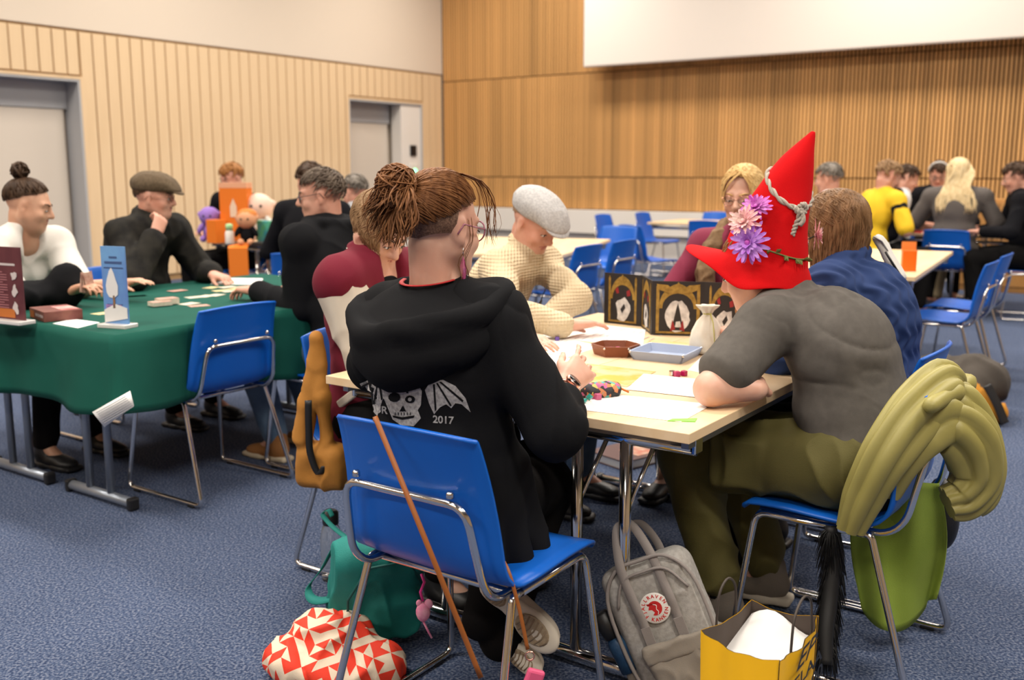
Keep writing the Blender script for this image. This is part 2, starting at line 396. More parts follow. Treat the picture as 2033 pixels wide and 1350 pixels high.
chairs = [
 (tk(-.27, -.44), HU, 'blue plastic chair under the person in the skull-print hoodie'),
 (tk(.65, .18), HV+PI, 'blue plastic chair with the olive green jacket over its back'),
 (tk(.40, -1.27), HV, 'blue plastic chair with the mustard bag on its back'),
 (tk(1.24, -1.33), HV, 'blue plastic chair under the person in the cream sweater'),
 (tk(2.02, -.62), HU+PI, 'blue plastic chair under the blonde person behind the game screen'),
 (tk(1.17, .05), HV+PI, 'blue plastic chair under the person in the blue cable-knit sweater'),
 (tg(.55, -.20), HV+PI, 'empty blue plastic chair pushed up against the green tablecloth'),
 (tg(1.12, .02), HV+PI, 'blue plastic chair under the man in black hoodie and jeans'),
 (tg(1.18, -1.62), HV, 'blue plastic chair under the man in the brown flat cap'),
 (tg(.38, -1.48), HV, 'blue plastic chair under the person in the white top'),
 (np.array((.60, 7.44, 0))-V*.27, HV+PI, 'empty blue chair at the near side of the bare birch table behind the cream sweater'),
 (np.array((.93, 7.98, 0))-V*.27, HV+PI, 'empty blue chair beside the far corner of the bare birch table, next along its side'),
 (np.array((1.42, 10.35, 0)), R(62), 'empty blue chair standing in the aisle between two bare birch tables'),
 (np.array((.93, 9.75, 0)), HU+PI, 'empty blue chair at the far end of the bare birch table'),
 (np.array((1.35, 12.6, 0)), HV, 'empty blue chair turned sideways before the white ledge'),
 (np.array((1.93, 13.2, 0)), HV, 'empty blue chair at the left end of the farthest birch table'),
 (np.array((2.62, 13.25, 0)), HU+PI, 'empty blue chair behind the farthest birch table'),
 (np.array((4.17, 9.5, 0))+U*.04, HU, 'blue chair under the blonde person in grey at the card table'),
 (np.array((2.95, 6.05, 0))-V*.27, HV+PI, 'empty blue chair beside the birch table with the orange holder'),
 (np.array((3.32, 6.62, 0))-V*.27, HV+PI, 'empty blue chair second along the birch table with the orange holder'),
 (np.array((2.28, 11.3, 0)), HU, 'empty blue chair pushed under the near side of the farthest birch table'),
]
for c in chairs: chair(*c)
# ------------------------------------------------------------------ tables
def table(corner, heading, W, L, label, top=m_birch, legm=m_chrome, group='folding tables', inset=.11, footl=.42, seamless=True):
    # corner = near right corner; extends W to the left and L ahead
    c = np.array(corner)+head_dir(heading)*L/2-head_dir(heading+PI/2)*W/2
    t = thing('folding_table', label, 'table', (c[0], c[1], 0), heading, group)
    mb = MB(); mb.box((0, 0, .727), (W-.003, L, .026), bev=.002); mb.build('table_top', top, t)
    for s in (-1, 1):
        y = s*(L/2-inset)
        mb = MB(); mb.tube([(-W/2+.03, y, .672), (W/2-.03, y, .672)], .017, 10); mb.build('cross_tube', legm, t)
        for x in (-1, 1):
            mb = MB(); mb.tube([(x*.073, y, .675), (x*.073, y, .05)], .0165, 10); mb.build('leg', legm, t)
            mb = MB(); mb.box((x*(W/2-.03), y, .69), (.012, .045, .055), bev=.003); mb.build('bracket', legm, t)
            mb = MB(); mb.tube([(x*.073, y, .46), (x*.073, y-s*.26, .705)], .007, 8); mb.build('brace', legm, t)
        f = MB(); f.tube([(-footl/2, y, .03), (footl/2, y, .03)], .021, 12); f = f.build('foot', legm, t)
        for x in (-1, 1): mb = MB(); mb.box((x*(footl/2+.008), y, .028), (.03, .046, .052), bev=.008); mb.build('foot_cap', m_black, f)
    for s in (-1, 1): mb = MB(); mb.box((s*(W/2-.035), 0, .70), (.02, L-.1, .028)); mb.build('side_rail', m_greysteel, t)
    return t
table(tk(0, 0), HU, .6, 1.65, 'birch folding table where the red-hatted person leans, half of the game table')
table(tk(0, -.6), HU, .6, 1.65, 'birch folding table where the cream sweater person leans, half of the game table')
table(tg(.03, -.08), HU, .6, 1.75, 'folding table under the green cloth on the side of the empty chair', legm=m_greysteel)
table(tg(.03, -.68), HU, .6, 1.75, 'folding table under the green cloth on the side of the white top', legm=m_greysteel)
table((.344, 7.28, 0), R(17), 1.2, 1.9, 'bare birch table standing behind the person in the cream sweater')
table(np.array((1.645, 12.18, 0))+V*1.9, HU, 1.9, 1.0, 'bare birch table farthest back before the white ledge')
table((2.36, 5.80, 0), R(29), 1.2, 2.15, 'birch table carrying the orange holder')
table(np.array((3.40, 9.9, 0))+V*1.5+U*.38, HU, 1.2, 1.05, 'card players table before the slatted wall')
table(np.array((-2.75, 8.95, 0))+V*1.25, HU, 1.25, .7, 'table draped in orange with plush toys on it')
# green cloth
def cloth():
    W_, L_, z0 = 1.32, 1.86, .748; per = []; n1, n2 = 34, 46
    x0, x1, y0, y1 = -W_, 0., 0., L_; rad = .03
    def side(a, b, n): return [np.array(a)+(np.array(b)-np.array(a))*i/n for i in range(n)]
    ring = side((x1, y0), (x1, y1), n2)+side((x1, y1), (x0, y1), n1)+side((x0, y1), (x0, y0), n2)+side((x0, y0), (x1, y0), n1)
    cx, cy = (x0+x1)/2, (y0+y1)/2; rows = []
    for i, p in enumerate(ring):
        d = np.array([0., 0.]); 
        if abs(p[0]-x1) < 1e-6: d[0] += 1
        if abs(p[0]-x0) < 1e-6: d[0] -= 1
        if abs(p[1]-y0) < 1e-6: d[1] -= 1
        if abs(p[1]-y1) < 1e-6: d[1] += 1
        cd = min(np.linalg.norm(p-np.array(q)) for q in ((x0, y0), (x1, y0), (x0, y1), (x1, y1)))
        k = math.exp(-(cd/.16)**2); out = d/np.linalg.norm(d); cor = p-np.array((cx, cy)); cor = np.sign(cor)
        out = out*(1-k)+k*cor/1.41; hang = .30+.0*k+.010*math.sin(i*.33)
        s_ = i*.21; row = []
        tuck = math.exp(-((p[1]-.55)/.32)**2) if abs(p[0]-x1) < 1e-6 else 0
        for j in range(12):
            t = j/11
            if j == 0: q = p-out*.03; z = z0
            elif j == 1: q = p-out*.008; z = z0-.001
            else:
                tt = (j-1)/10; wave = (math.sin(s_*1.6)*.5+math.sin(s_*3.1+1)*.35+math.sin(s_*.7+2)*.4)*.040*tt**.8
                q = p+out*(.004+.03*tt*(1+1.6*k)+wave-.11*tuck*tt**.5); z = z0-.006-hang*tt*(1-.10*k)
            row.append(G+V*q[0]+U*q[1]+Z*z)
        rows.append(row)
    mb = MB(); mb.grid(rows, closed_u=True)
    n = len(rows); mb.add([r[0] for r in rows], [tuple(range(n))[::-1]])
    return mb
m_green = M('green_cloth', (.004, .064, .046), .85, col2=(.006, .080, .058), vs_=3, bump=.12, bs=500, spec=.2)
gc = cloth().build('tablecloth', m_green); tagset(gc, 'dark green tablecloth over the card game tables', 'tablecloth')
sm = gc.modifiers.new('solid', 'SOLIDIFY'); sm.thickness = .002

# ------------------------------------------------------------------ implicit sculpting
def vnoise(P, seed=0):                                   # smooth value noise, P (n,3) -> -1..1
    rs = np.random.RandomState(seed); T_ = rs.rand(64, 64, 64).astype(np.float32) if seed not in _NT else _NT[seed]; _NT[seed] = T_
    P = np.asarray(P, np.float32); i = np.floor(P).astype(int); f = P-i; f = f*f*(3-2*f); i &= 63; j = (i+1) & 63; o = 0
    for a in (0, 1):
        for b in (0, 1):
            for c in (0, 1):
                w = (f[:, 0] if a else 1-f[:, 0])*(f[:, 1] if b else 1-f[:, 1])*(f[:, 2] if c else 1-f[:, 2])
                o = o+w*T_[(j if a else i)[:, 0], (j if b else i)[:, 1], (j if c else i)[:, 2]]
    return o*2-1
_NT = {}
def nrm(v): v = np.array(v, float); return v/max(np.linalg.norm(v), 1e-9)
class Sculpt:
    def __init__(s): s.p = []
    def cap(s, a, b, ra, rb=None, k=.02, op='u', mat=0):
        a, b = np.array(a, float), np.array(b, float); rb = ra if rb is None else rb; r = max(ra, rb)
        s.p.append(('c', np.minimum(a, b)-r, np.maximum(a, b)+r, (a, b, ra, rb), k, op, mat)); return s
    def path(s, pts, rad, k=.01, op='u', mat=0):
        n = len(pts); rad = [rad]*n if np.isscalar(rad) else rad
        for i in range(n-1): s.cap(pts[i], pts[i+1], rad[i], rad[i+1], k, op, mat)
        return s
    def ell(s, c, r, Rm=None, k=.02, op='u', mat=0):
        c = np.array(c, float); r = np.array([r]*3 if np.isscalar(r) else r, float); Rm = np.eye(3) if Rm is None else np.array(Rm)
        e = np.sqrt(((Rm*r[None, :])**2).sum(1)); s.p.append(('e', c-e, c+e, (c, r, Rm), k, op, mat)); return s
    def box(s, c, hd, Rm=None, rd=.01, k=.01, op='u', mat=0):
        c = np.array(c, float); hd = np.array(hd, float); Rm = np.eye(3) if Rm is None else np.array(Rm)
        e = np.abs(Rm) @ hd; s.p.append(('b', c-e, c+e, (c, hd-rd, Rm, rd), k, op, mat)); return s
    def mesh(s, name, mats, h, base, disp=None, relax=2, smooth=True, post=None):
        lo = np.min([p[1] for p in s.p if p[5] == 'u'], 0)-3*h-.01; hi = np.max([p[2] for p in s.p if p[5] == 'u'], 0)+3*h+.01
        n = np.ceil((hi-lo)/h).astype(int)+1; f = np.full(n, .2, np.float32); mt = np.zeros(n, np.int8)
        ax = [(lo[i]+h*np.arange(n[i])).astype(np.float32) for i in range(3)]
        for ty, a, b, q, k, op, mat in s.p:
            m_ = k+2*h; i0 = np.maximum(0, np.floor((a-m_-lo)/h).astype(int)); i1 = np.minimum(n, np.ceil((b+m_-lo)/h).astype(int)+1)
            if np.any(i1 <= i0): continue
            sl = tuple(slice(i0[i], i1[i]) for i in range(3)); X = ax[0][sl[0]][:, None, None]; Y = ax[1][sl[1]][None, :, None]; Zz = ax[2][sl[2]][None, None, :]
            if ty == 'c':
                A, B, ra, rb = q; d = B-A; L2 = max(float(d @ d), 1e-9); dx, dy, dz = X-A[0], Y-A[1], Zz-A[2]
                t = np.clip((dx*d[0]+dy*d[1]+dz*d[2])/L2, 0, 1); D = np.sqrt((dx-t*d[0])**2+(dy-t*d[1])**2+(dz-t*d[2])**2)-(ra+t*(rb-ra))
            elif ty == 'e':
                c, r, Rm = q; dx, dy, dz = X-c[0], Y-c[1], Zz-c[2]; l = [(dx*Rm[0, i]+dy*Rm[1, i]+dz*Rm[2, i])/r[i] for i in range(3)]
                k0 = np.sqrt(l[0]**2+l[1]**2+l[2]**2); k1 = np.sqrt((l[0]/r[0])**2+(l[1]/r[1])**2+(l[2]/r[2])**2)+1e-6; D = k0*(k0-1)/k1
                D = np.where(k0 < 1e-3, -r.min(), D)
            else:
                c, hd, Rm, rd = q; dx, dy, dz = X-c[0], Y-c[1], Zz-c[2]; l = [np.abs(dx*Rm[0, i]+dy*Rm[1, i]+dz*Rm[2, i])-hd[i] for i in range(3)]
                D = np.sqrt(sum(np.maximum(z, 0)**2 for z in l))+np.minimum(np.maximum(np.maximum(l[0], l[1]), l[2]), 0)-rd
            F0 = f[sl]
            if op == 'u':
                hh = np.clip(.5+.5*(F0-D)/k, 0, 1); mt[sl] = np.where(D < F0, mat, mt[sl]); f[sl] = F0*(1-hh)+D*hh-k*hh*(1-hh)
            else:
                hh = np.clip(.5-.5*(F0+D)/k, 0, 1); f[sl] = F0*(1-hh)-D*hh+k*hh*(1-hh)
        ins = f < 0; c = np.zeros(n-1, np.int8)
        for a in (0, 1):
            for b in (0, 1):
                for d in (0, 1): c += ins[a:n[0]-1+a, b:n[1]-1+b, d:n[2]-1+d]
        I, J, Kk = np.nonzero((c > 0) & (c < 8)); nv = len(I); idx = np.full(n-1, -1, np.int32); idx[I, J, Kk] = np.arange(nv)
        acc = np.zeros((nv, 3), np.float32); cnt = np.zeros(nv, np.float32)
        for axis in range(3):
            o1, o2 = [i for i in range(3) if i != axis]
            for a in (0, 1):
                for b in (0, 1):
                    off = [0, 0, 0]; off[o1] = a; off[o2] = b; A = f[I+off[0], J+off[1], Kk+off[2]]; of2 = off[:]; of2[axis] = 1; B = f[I+of2[0], J+of2[1], Kk+of2[2]]
                    cr = (A < 0) != (B < 0); t = np.where(cr, A/np.where(cr, A-B, 1), 0); P = np.zeros((nv, 3), np.float32); P[:, o1] = a; P[:, o2] = b; P[:, axis] = t
                    acc += P*cr[:, None]; cnt += cr
        Vv = lo+h*(np.stack([I, J, Kk], 1)+acc/np.maximum(cnt, 1)[:, None])
        quads = []
        for axis in range(3):
            o1, o2 = [(1, 2), (2, 0), (0, 1)][axis]
            sA = [slice(1, -1)]*3; sB = [slice(1, -1)]*3; sA[axis] = slice(0, -1); sB[axis] = slice(1, None)
            e = ins[tuple(sA)] != ins[tuple(sB)]; q = np.array(np.nonzero(e)).T
            if not len(q): continue
            full = q.copy(); full[:, o1] += 1; full[:, o2] += 1
            flip = ins[full[:, 0], full[:, 1], full[:, 2]]
            def cell(d1, d2): w = full.copy(); w[:, o1] -= d1; w[:, o2] -= d2; return idx[w[:, 0], w[:, 1], w[:, 2]]
            Q = np.stack([cell(1, 1), cell(0, 1), cell(0, 0), cell(1, 0)], 1); Q[~flip] = Q[~flip][:, ::-1]; quads.append(Q)
        Q = np.concatenate(quads); Q = Q[(Q >= 0).all(1)]
        def avg(W):
            a = np.zeros_like(W); cn = np.zeros(len(W))
            for i in range(4):
                for j in (1, 3): a += np.stack([np.bincount(Q[:, i], W[Q[:, (i+j) % 4], x], len(W)) for x in range(3)], 1); cn += np.bincount(Q[:, i], minlength=len(W))
            return a/np.maximum(cn, 1)[:, None]
        for _ in range(relax): Vv = Vv*.45+avg(Vv)*.55
        if disp is not None:
            fn = np.cross(Vv[Q[:, 2]]-Vv[Q[:, 0]], Vv[Q[:, 3]]-Vv[Q[:, 1]]); Nn = np.stack([sum(np.bincount(Q[:, i], fn[:, x], nv) for i in range(4)) for x in range(3)], 1)
            Nn /= np.maximum(np.linalg.norm(Nn, axis=1), 1e-9)[:, None]; Vv = Vv+Nn*disp(Vv)[:, None]
        mats = mats if isinstance(mats, (list, tuple)) else [mats]
        me = bpy.data.meshes.new(name); me.vertices.add(nv); me.vertices.foreach_set('co', (Vv-np.array(base)).astype(np.float32).ravel())
        nq = len(Q); me.loops.add(nq*4); me.loops.foreach_set('vertex_index', Q.astype(np.int32).ravel()); me.polygons.add(nq)
        me.polygons.foreach_set('loop_start', np.arange(nq, dtype=np.int32)*4); me.polygons.foreach_set('use_smooth', np.ones(nq, bool))
        for m in mats: me.materials.append(m)
        if len(mats) > 1:
            vi = np.clip(np.round((Vv-lo)/h).astype(int), 0, n-1); me.polygons.foreach_set('material_index', mt[vi[:, 0], vi[:, 1], vi[:, 2]][Q[:, 0]].astype(np.int32))
        me.update(calc_edges=True); me.validate()
        return me
def drape(amp, d, freq, seed=1, warp=1.2, fine=.3):            # warped parallel folds, d = direction across them
    d = nrm(d)
    def fn(P):
        w = vnoise(P*5+seed, seed); w2 = vnoise(P*11+7, seed+1); s_ = np.sin(P @ d*freq+w*warp*2.2+w2*.5); m_ = .35+.65*np.clip(vnoise(P*4.1+31, seed+2)+.5, 0, 1)
        return amp*((np.abs(s_)**.8*2-1.1)*-1*m_+fine*vnoise(P*17, seed+3))
    return fn
def creases(amp, d, sc_=16., seed=1, aniso=.32):                # sharp valleys between rounded folds, running across d
    d = nrm(d); e1 = nrm(np.cross(d, (.3, .9, .2))); e2 = np.cross(d, e1)
    def fn(P):
        q_ = np.stack([P @ d*sc_, P @ e1*sc_*aniso, P @ e2*sc_*aniso], 1); w = np.stack([vnoise(q_*.8+3, seed), vnoise(q_*.8+43, seed), vnoise(q_*.8+87, seed)], 1); n_ = vnoise(q_+w*.8, seed+1); k_ = np.clip(.55+.9*vnoise(P*3.3+19, seed+2), .15, 1)
        return amp*(np.sqrt(np.abs(n_))*1.7-.95)*k_
    return fn
def addf(*fs): return lambda P: sum(f(P) for f in fs)
def folds(amp=.005, sc_=9., seed=1, stretch=(1, 1, .6), fine=.25):
    def fn(P):
        q = P*np.array(stretch)*sc_; w = np.stack([vnoise(q*.7+11, seed), vnoise(q*.7+37, seed), vnoise(q*.7+71, seed)], 1)
        a = 1-np.abs(vnoise(q+w*.9+5, seed+1)); b = vnoise(q*2.3+w, seed+2)
        return amp*((a**2-.45)*1.3+b*fine)
    return fn
# ------------------------------------------------------------------ people
def skin(name, c, c2): return M(name, c, .48, col2=c2, vs_=14, bump=.03, bs=300, sub=.15)
sk_fair = skin('skin_fair', (.66, .40, .30), (.60, .32, .23)); sk_pink = skin('skin_pink', (.62, .33, .24), (.55, .25, .17)); sk_tan = skin('skin_tan', (.58, .33, .22), (.52, .27, .17))
m_lip = M('lips', (.42, .14, .12), .45); m_eyew = M('eye_white', (.75, .72, .68), .25); m_iris = M('iris', (.03, .035, .04), .15); m_lash = M('lash', (.05, .03, .02), .7)
m_glass = M('spectacle_lens', (.92, .92, .92), .03, trans=.97, ior=1.02)
def ik(a, b, l1, l2, pole):
    a, b = np.array(a, float), np.array(b, float); d = b-a; D = np.linalg.norm(d); D2 = min(D, (l1+l2)*.995); d = d/D; b2 = a+d*D2
    x = (l1*l1-l2*l2+D2*D2)/(2*D2); hgt = math.sqrt(max(l1*l1-x*x, 1e-6)); p = np.array(pole, float); p = p-d*(p @ d); p = nrm(p)
    return a+d*x+p*hgt, b2
def hand(S, w, dv, up, side, size=1., curl=(.35, .35, .4, .45), spread=.08, thumb=.6, k=.006, mat=0, r=.0085):
    # side = direction of the thumb; up = back of the hand
    dv = nrm(dv); up = nrm(np.array(up)-dv*(np.array(up) @ dv)); sd = nrm(np.array(side)-dv*(np.array(side) @ dv)-up*(np.array(side) @ up)); w = np.array(w, float)
    s = size; kn = [w+dv*.082*s+sd*x*s+up*.004 for x in (.030, .010, -.010, -.029)]
    for i, p in enumerate(kn): S.cap(w+sd*(.014-.009*i)*s, p, .019*s, .0135*s, .014, mat=mat)
    L = [(.042, .026, .021), (.046, .030, .022), (.043, .027, .021), (.034, .021, .018)]
    for i, p in enumerate(kn):
        a = 0.; q = p; sp = (1.5-i)*spread
        for j in range(3):
            a += curl[i]*(1. if j else .75); dd = nrm(dv*math.cos(a)*math.cos(sp)+sd*math.sin(sp)*math.cos(a)-up*math.sin(a)); e = q+dd*L[i][j]*s; rr = (r-.0007*j)*s*(.93 if i == 3 else 1)
            S.cap(q, e, rr, rr-.0006, k if j else .009, mat=mat); q = e
    b = w+dv*.022*s+sd*.02*s-up*.006; d1 = nrm(sd*thumb+dv*.75-up*.35); m1 = b+d1*.045*s; d2 = nrm(sd*thumb*.35+dv*.95-up*.25); m2 = m1+d2*.032*s; m3 = m2+nrm(d2-up*.15)*.024*s
    S.cap(b, m1, .0165*s, .0115*s, .014, mat=mat); S.cap(m1, m2, .0108*s, .0098*s, .005, mat=mat); S.cap(m2, m3, .0098*s, .008*s, .005, mat=mat)
def head_frame(yaw, pitch=0., roll=0.):
    f = head_dir(yaw); r = head_dir(yaw+PI/2); u = Z.copy()
    f, u = f*math.cos(pitch)-u*math.sin(pitch), u*math.cos(pitch)+f*math.sin(pitch)
    r, u = r*math.cos(roll)-u*math.sin(roll), u*math.cos(roll)+r*math.sin(roll)
    return np.stack([r, f, u], 1)
def head(S, c, Fm, s=1., male=True, nose=1., fat=0., ears=True):
    P = lambda x, y, z: c+Fm @ (np.array((x, y, z))*s)
    S.ell(P(0, -.012, .036), np.array((.075, .095, .083))*s, Fm, .01)
    S.ell(P(0, .032, -.03), np.array((.060+fat, .060, .078))*s, Fm, .03)
    S.ell(P(0, .052, -.082), np.array((.034+fat*.8, .032, .026))*s, Fm, .03)
    for x in (-1, 1):
        S.cap(P(x*(.052+fat), .0, -.045), P(x*.022, .055, -.09), .024*s, .02*s, .03)
        S.ell(P(x*.040, .062, -.028), np.array((.022+fat*.5, .022, .022))*s, Fm, .02)
        S.cap(P(x*.012, .084, .028), P(x*.048, .070, .027), .009*s, .008*s, .014)
        S.ell(P(x*.031, .099, .006), np.array((.019, .017, .012))*s, Fm, .012, 's')
        S.ell(P(x*.031, .0775, .005), .0135*s, Fm, .004)
        if ears:
            S.ell(P(x*.077, -.008, -.002), np.array((.009, .019, .031))*s, Fm @ rotm(-x*.35, -.15), .01); S.ell(P(x*.088, -.004, .003), np.array((.007, .010, .017))*s, Fm @ rotm(-x*.35, -.15), .006, 's')
            S.ell(P(x*.078, -.002, -.028), np.array((.007, .010, .010))*s, Fm, .008)
    n = nose; S.cap(P(0, .088, .020), P(0, .088+.022*n, -.022), .0075*s, .0115*s, .012); S.ell(P(0, .106*1+.006*(n-1), -.027), np.array((.0125, .012, .010))*s, Fm, .008)
    for x in (-1, 1): S.ell(P(x*.012, .096, -.029), np.array((.008, .009, .007))*s, Fm, .007)
    S.cap(P(-.019, .082, -.053), P(.019, .082, -.053), .0075*s, .0075*s, .008, mat=1); S.ell(P(0, .089, -.051), np.array((.018, .007, .006))*s, Fm, .006, mat=1)
    S.ell(P(0, .087, -.061), np.array((.016, .008, .006))*s, Fm, .006, mat=1)
    S.ell(P(0, .100, -.0555), np.array((.022, .008, .0016))*s, Fm, .003, 's')
HAIR_C, HAIR_R = np.array((0, -.012, .036)), np.array((.079, .100, .089))
def sph(th, ph): return np.array((math.sin(th)*math.sin(ph), math.sin(th)*math.cos(ph), math.cos(th)))     # ph 0 = front
def hairline(ph, style):
    c = math.cos(ph); f, sd, b = style                       # polar angle of the hairline at front, sides, back (rad)
    return f*max(c, 0)**1.3+b*max(-c, 0)**.8+sd*(1-(max(c, 0)**1.3 if c > 0 else max(-c, 0)**.8))
def hair_shell(mb, c, Fm, s, style, puff=1.06, n=44, m=16, seed=0, mi=0, jit=.015, grow=None):
    rs = np.random.RandomState(seed); rows = []
    for i in range(n):
        ph = 2*PI*i/n; hl = hairline(ph, style)*(1+rs.normal(0, .015)); row = []
        for j in range(m+1):
            t = j/m; th = .02+(hl-.02)*t; pf = 1+(puff-1)*(1-max(0, t-.75)**2*14) if grow is None else 1+(puff-1)*grow(t, ph)
            row.append(c+Fm @ ((HAIR_C+HAIR_R*sph(th, ph)*(pf+rs.normal(0, jit*.4)+jit*math.sin(ph*23+seed)))*s))
        rows.append(row)
    mb.grid(rows, mi, closed_u=True); return mb
def slerp(a, b, t):
    a, b = nrm(a), nrm(b); w = math.acos(max(-1, min(1, float(a @ b))))
    return a if w < 1e-4 else (math.sin((1-t)*w)*a+math.sin(t*w)*b)/math.sin(w)
def lock(mb, pts, r0, n=5, mi=0, tip=.25, flat=.55):
    k = len(pts); mb.tube(pts, [r0*(.55+.45*math.sin(PI*min(1, .25+.75*i/(k-1))))*(1 if i < k-1 else tip) for i in range(k)], n, mi, flat=flat)
def hair_short(c, Fm, s, style, seed=1, n=170, ln=.7, puff=1.07, pole=(.0, -.25, 1), r=.0075, wild=.05, fwd=0.):
    mb = MB(); hair_shell(mb, c, Fm, s, style, puff-.02, seed=seed); rs = np.random.RandomState(seed); pole = nrm(pole)
    for i in range(n):
        ph = rs.rand()*2*PI; hl = hairline(ph, style); th = hl*(rs.rand()**.7); d0 = sph(th, ph); away = d0*math.cos(.01)
        tgt = nrm(d0-pole*(d0 @ pole)+np.array((0, fwd, 0))+rs.normal(0, .25, 3)); L_ = ln*(.7+.6*rs.rand()); pts = []
        for t in np.linspace(0, 1, 6):
            d = nrm(d0*math.cos(L_*t)+nrm(tgt-d0*(tgt @ d0))*math.sin(L_*t)); pts.append(c+Fm @ ((HAIR_C+HAIR_R*d*(puff-.03+.05*math.sin(PI*t)+wild*t*rs.rand()))*s))
        lock(mb, pts, r*s*(.7+.6*rs.rand()), 5)
    return mb
def hair_long(c, Fm, s, style, seed=1, n=200, length=.3, puff=1.09, r=.008, part=.12, back=True, inward=.3, wave=0., front=True, mi=0, sweep=0.):
    mb = MB(); hair_shell(mb, c, Fm, s, style, puff-.02, seed=seed, mi=mi); rs = np.random.RandomState(seed)
    for i in range(n):
        y0 = rs.uniform(-.9, .75); d0 = nrm((part+rs.normal(0, .04), y0, 1.0-.35*abs(y0)+.1)); sd = 1 if (rs.rand() < .5+part*1.5) else -1
        ang = rs.uniform(-.95, .62 if front else .2)*PI/2*1.0
        if back and rs.rand() < .35: d1 = nrm((rs.uniform(-.8, .8), -1, -.35))
        else: d1 = nrm((sd*math.cos(ang), math.sin(ang)*(1 if ang < 0 else .75), -.22))
        pts = [c+Fm @ ((HAIR_C+HAIR_R*slerp(d0, d1, t)*(puff+.025*rs.rand()))*s) for t in np.linspace(0, 1, 7)]
        L_ = length*(.75+.35*rs.rand()); o = Fm @ np.array((d1[0], d1[1], 0)); p = pts[-1]; ph = rs.rand()*6
        for t in np.linspace(.2, 1, 5):
            pts.append(p-Z*L_*t*s-o*inward*.05*t*t*s+Fm @ np.array((wave*math.sin(ph+t*9), wave*math.cos(ph+t*8), 0))+rs.normal(0, .002, 3)+np.array((0, 0, 0)))
        lock(mb, pts, r*s*(.7+.7*rs.rand()), 5, mi)
    return mb
def glasses(par, c, Fm, s, mat, base, rnd=.021, w=.033, y=.102, z=.002, wire=.0016, wide=1.2):
    P = lambda x, yy, zz: c+Fm @ (np.array((x, yy, zz))*s)-base
    g = MB()
    for x in (-1, 1):
        ring = [P(x*w+rnd*wide*math.cos(a), y-.012*abs(x*w+rnd*wide*math.cos(a))/.05, z+rnd*math.sin(a)) for a in np.linspace(0, 2*PI, 20, endpoint=False)]
        g.tube(ring, wire, 6, closed=True); g.tube([P(x*(w+rnd*wide), y-.014, z+.006), P(x*.078, .04, z+.008), P(x*.083, -.005, z+.012), P(x*.083, -.022, z-.012)], wire, 6)
    g.tube([P(-w+rnd*wide, y-.002, z+.004), P(0, y+.004, z+.008), P(w-rnd*wide, y-.002, z+.004)], wire, 6); go = g.build('glasses', mat, par)
    for x in (-1, 1):
        l = MB(); l.add([P(x*w+rnd*wide*.97*math.cos(a), y-.012*abs(x*w+rnd*wide*math.cos(a))/.05, z+rnd*.97*math.sin(a)) for a in np.linspace(0, 2*PI, 20, endpoint=False)], [tuple(range(20))]); l.build('lens', m_glass, go)
def face_bits(par, c, Fm, s, base, brow, closed=.5):
    P = lambda x, y, z: c+Fm @ (np.array((x, y, z))*s)-base
    for x in (-1, 1):
        e = MB(); e.ball(P(x*.031, .0835, .000), np.array((.0115, .008, .0058*(1.15-closed*.6)))*s, 10, 0, Fm); e.ball(P(x*.031, .0885, -.0005), np.array((.005, .004, .0055*(1.15-closed*.6)))*s, 8, 1, Fm); e.build('eye', [m_eyew, m_iris], par)
        l = MB(); l.tube([P(x*(.031+q), .0915-.2*abs(q)-(.004 if x*q > 0 else 0), .006-.009*closed+.004*(1-(q/.016)**2)) for q in np.linspace(-.016, .016, 6)], .0016*s, 5); l.build('eyelashes', m_lash, par)
        if brow:
            b = MB(); b.tube([P(x*(.014+q), .0955-.35*q*q/.04-.18*q, .024+.007*math.sin(q/.036*2.2)) for q in np.linspace(0, .036, 6)], [.0022*s, .003*s, .003*s, .0028*s, .002*s, .001*s], 5); b.build('eyebrow', brow, par)
def shoe(par, ankle, hd, pitch, base, mat, sole, s=1., name='shoe', h=.006):
    Fm = head_frame(hd, pitch); P = lambda x, y, z: ankle+Fm @ (np.array((x, y, z))*s)
    S = Sculpt(); S.ell(P(0, -.01, -.03), np.array((.042, .055, .055))*s, Fm, .02); S.ell(P(0, .065, -.05), np.array((.044, .085, .035))*s, Fm, .03); S.ell(P(0, .135, -.057), np.array((.046, .062, .027))*s, Fm, .02); S.cap(P(0, 0, -.01), P(0, -.005, .025), .042*s, .044*s, .02)
    S.box(P(0, .06, -.12), (.2, .3, .04), Fm, .002, .004, 's'); o = link(name, S.mesh(name, mat, h, base), par)
    S = Sculpt(); S.box(P(0, -.02, -.076), np.array((.040, .055, .014))*s, Fm, .012, .02); S.box(P(0, .075, -.077), np.array((.040, .08, .011))*s, Fm, .01, .02); S.box(P(0, .14, -.075), np.array((.046, .062, .012))*s, Fm, .012, .02)
    S.ell(P(0, .145, -.076), np.array((.047, .068, .013))*s, Fm, .01); link('sole', S.mesh('sole', sole, h*.9, base), o)
    return o, Fm
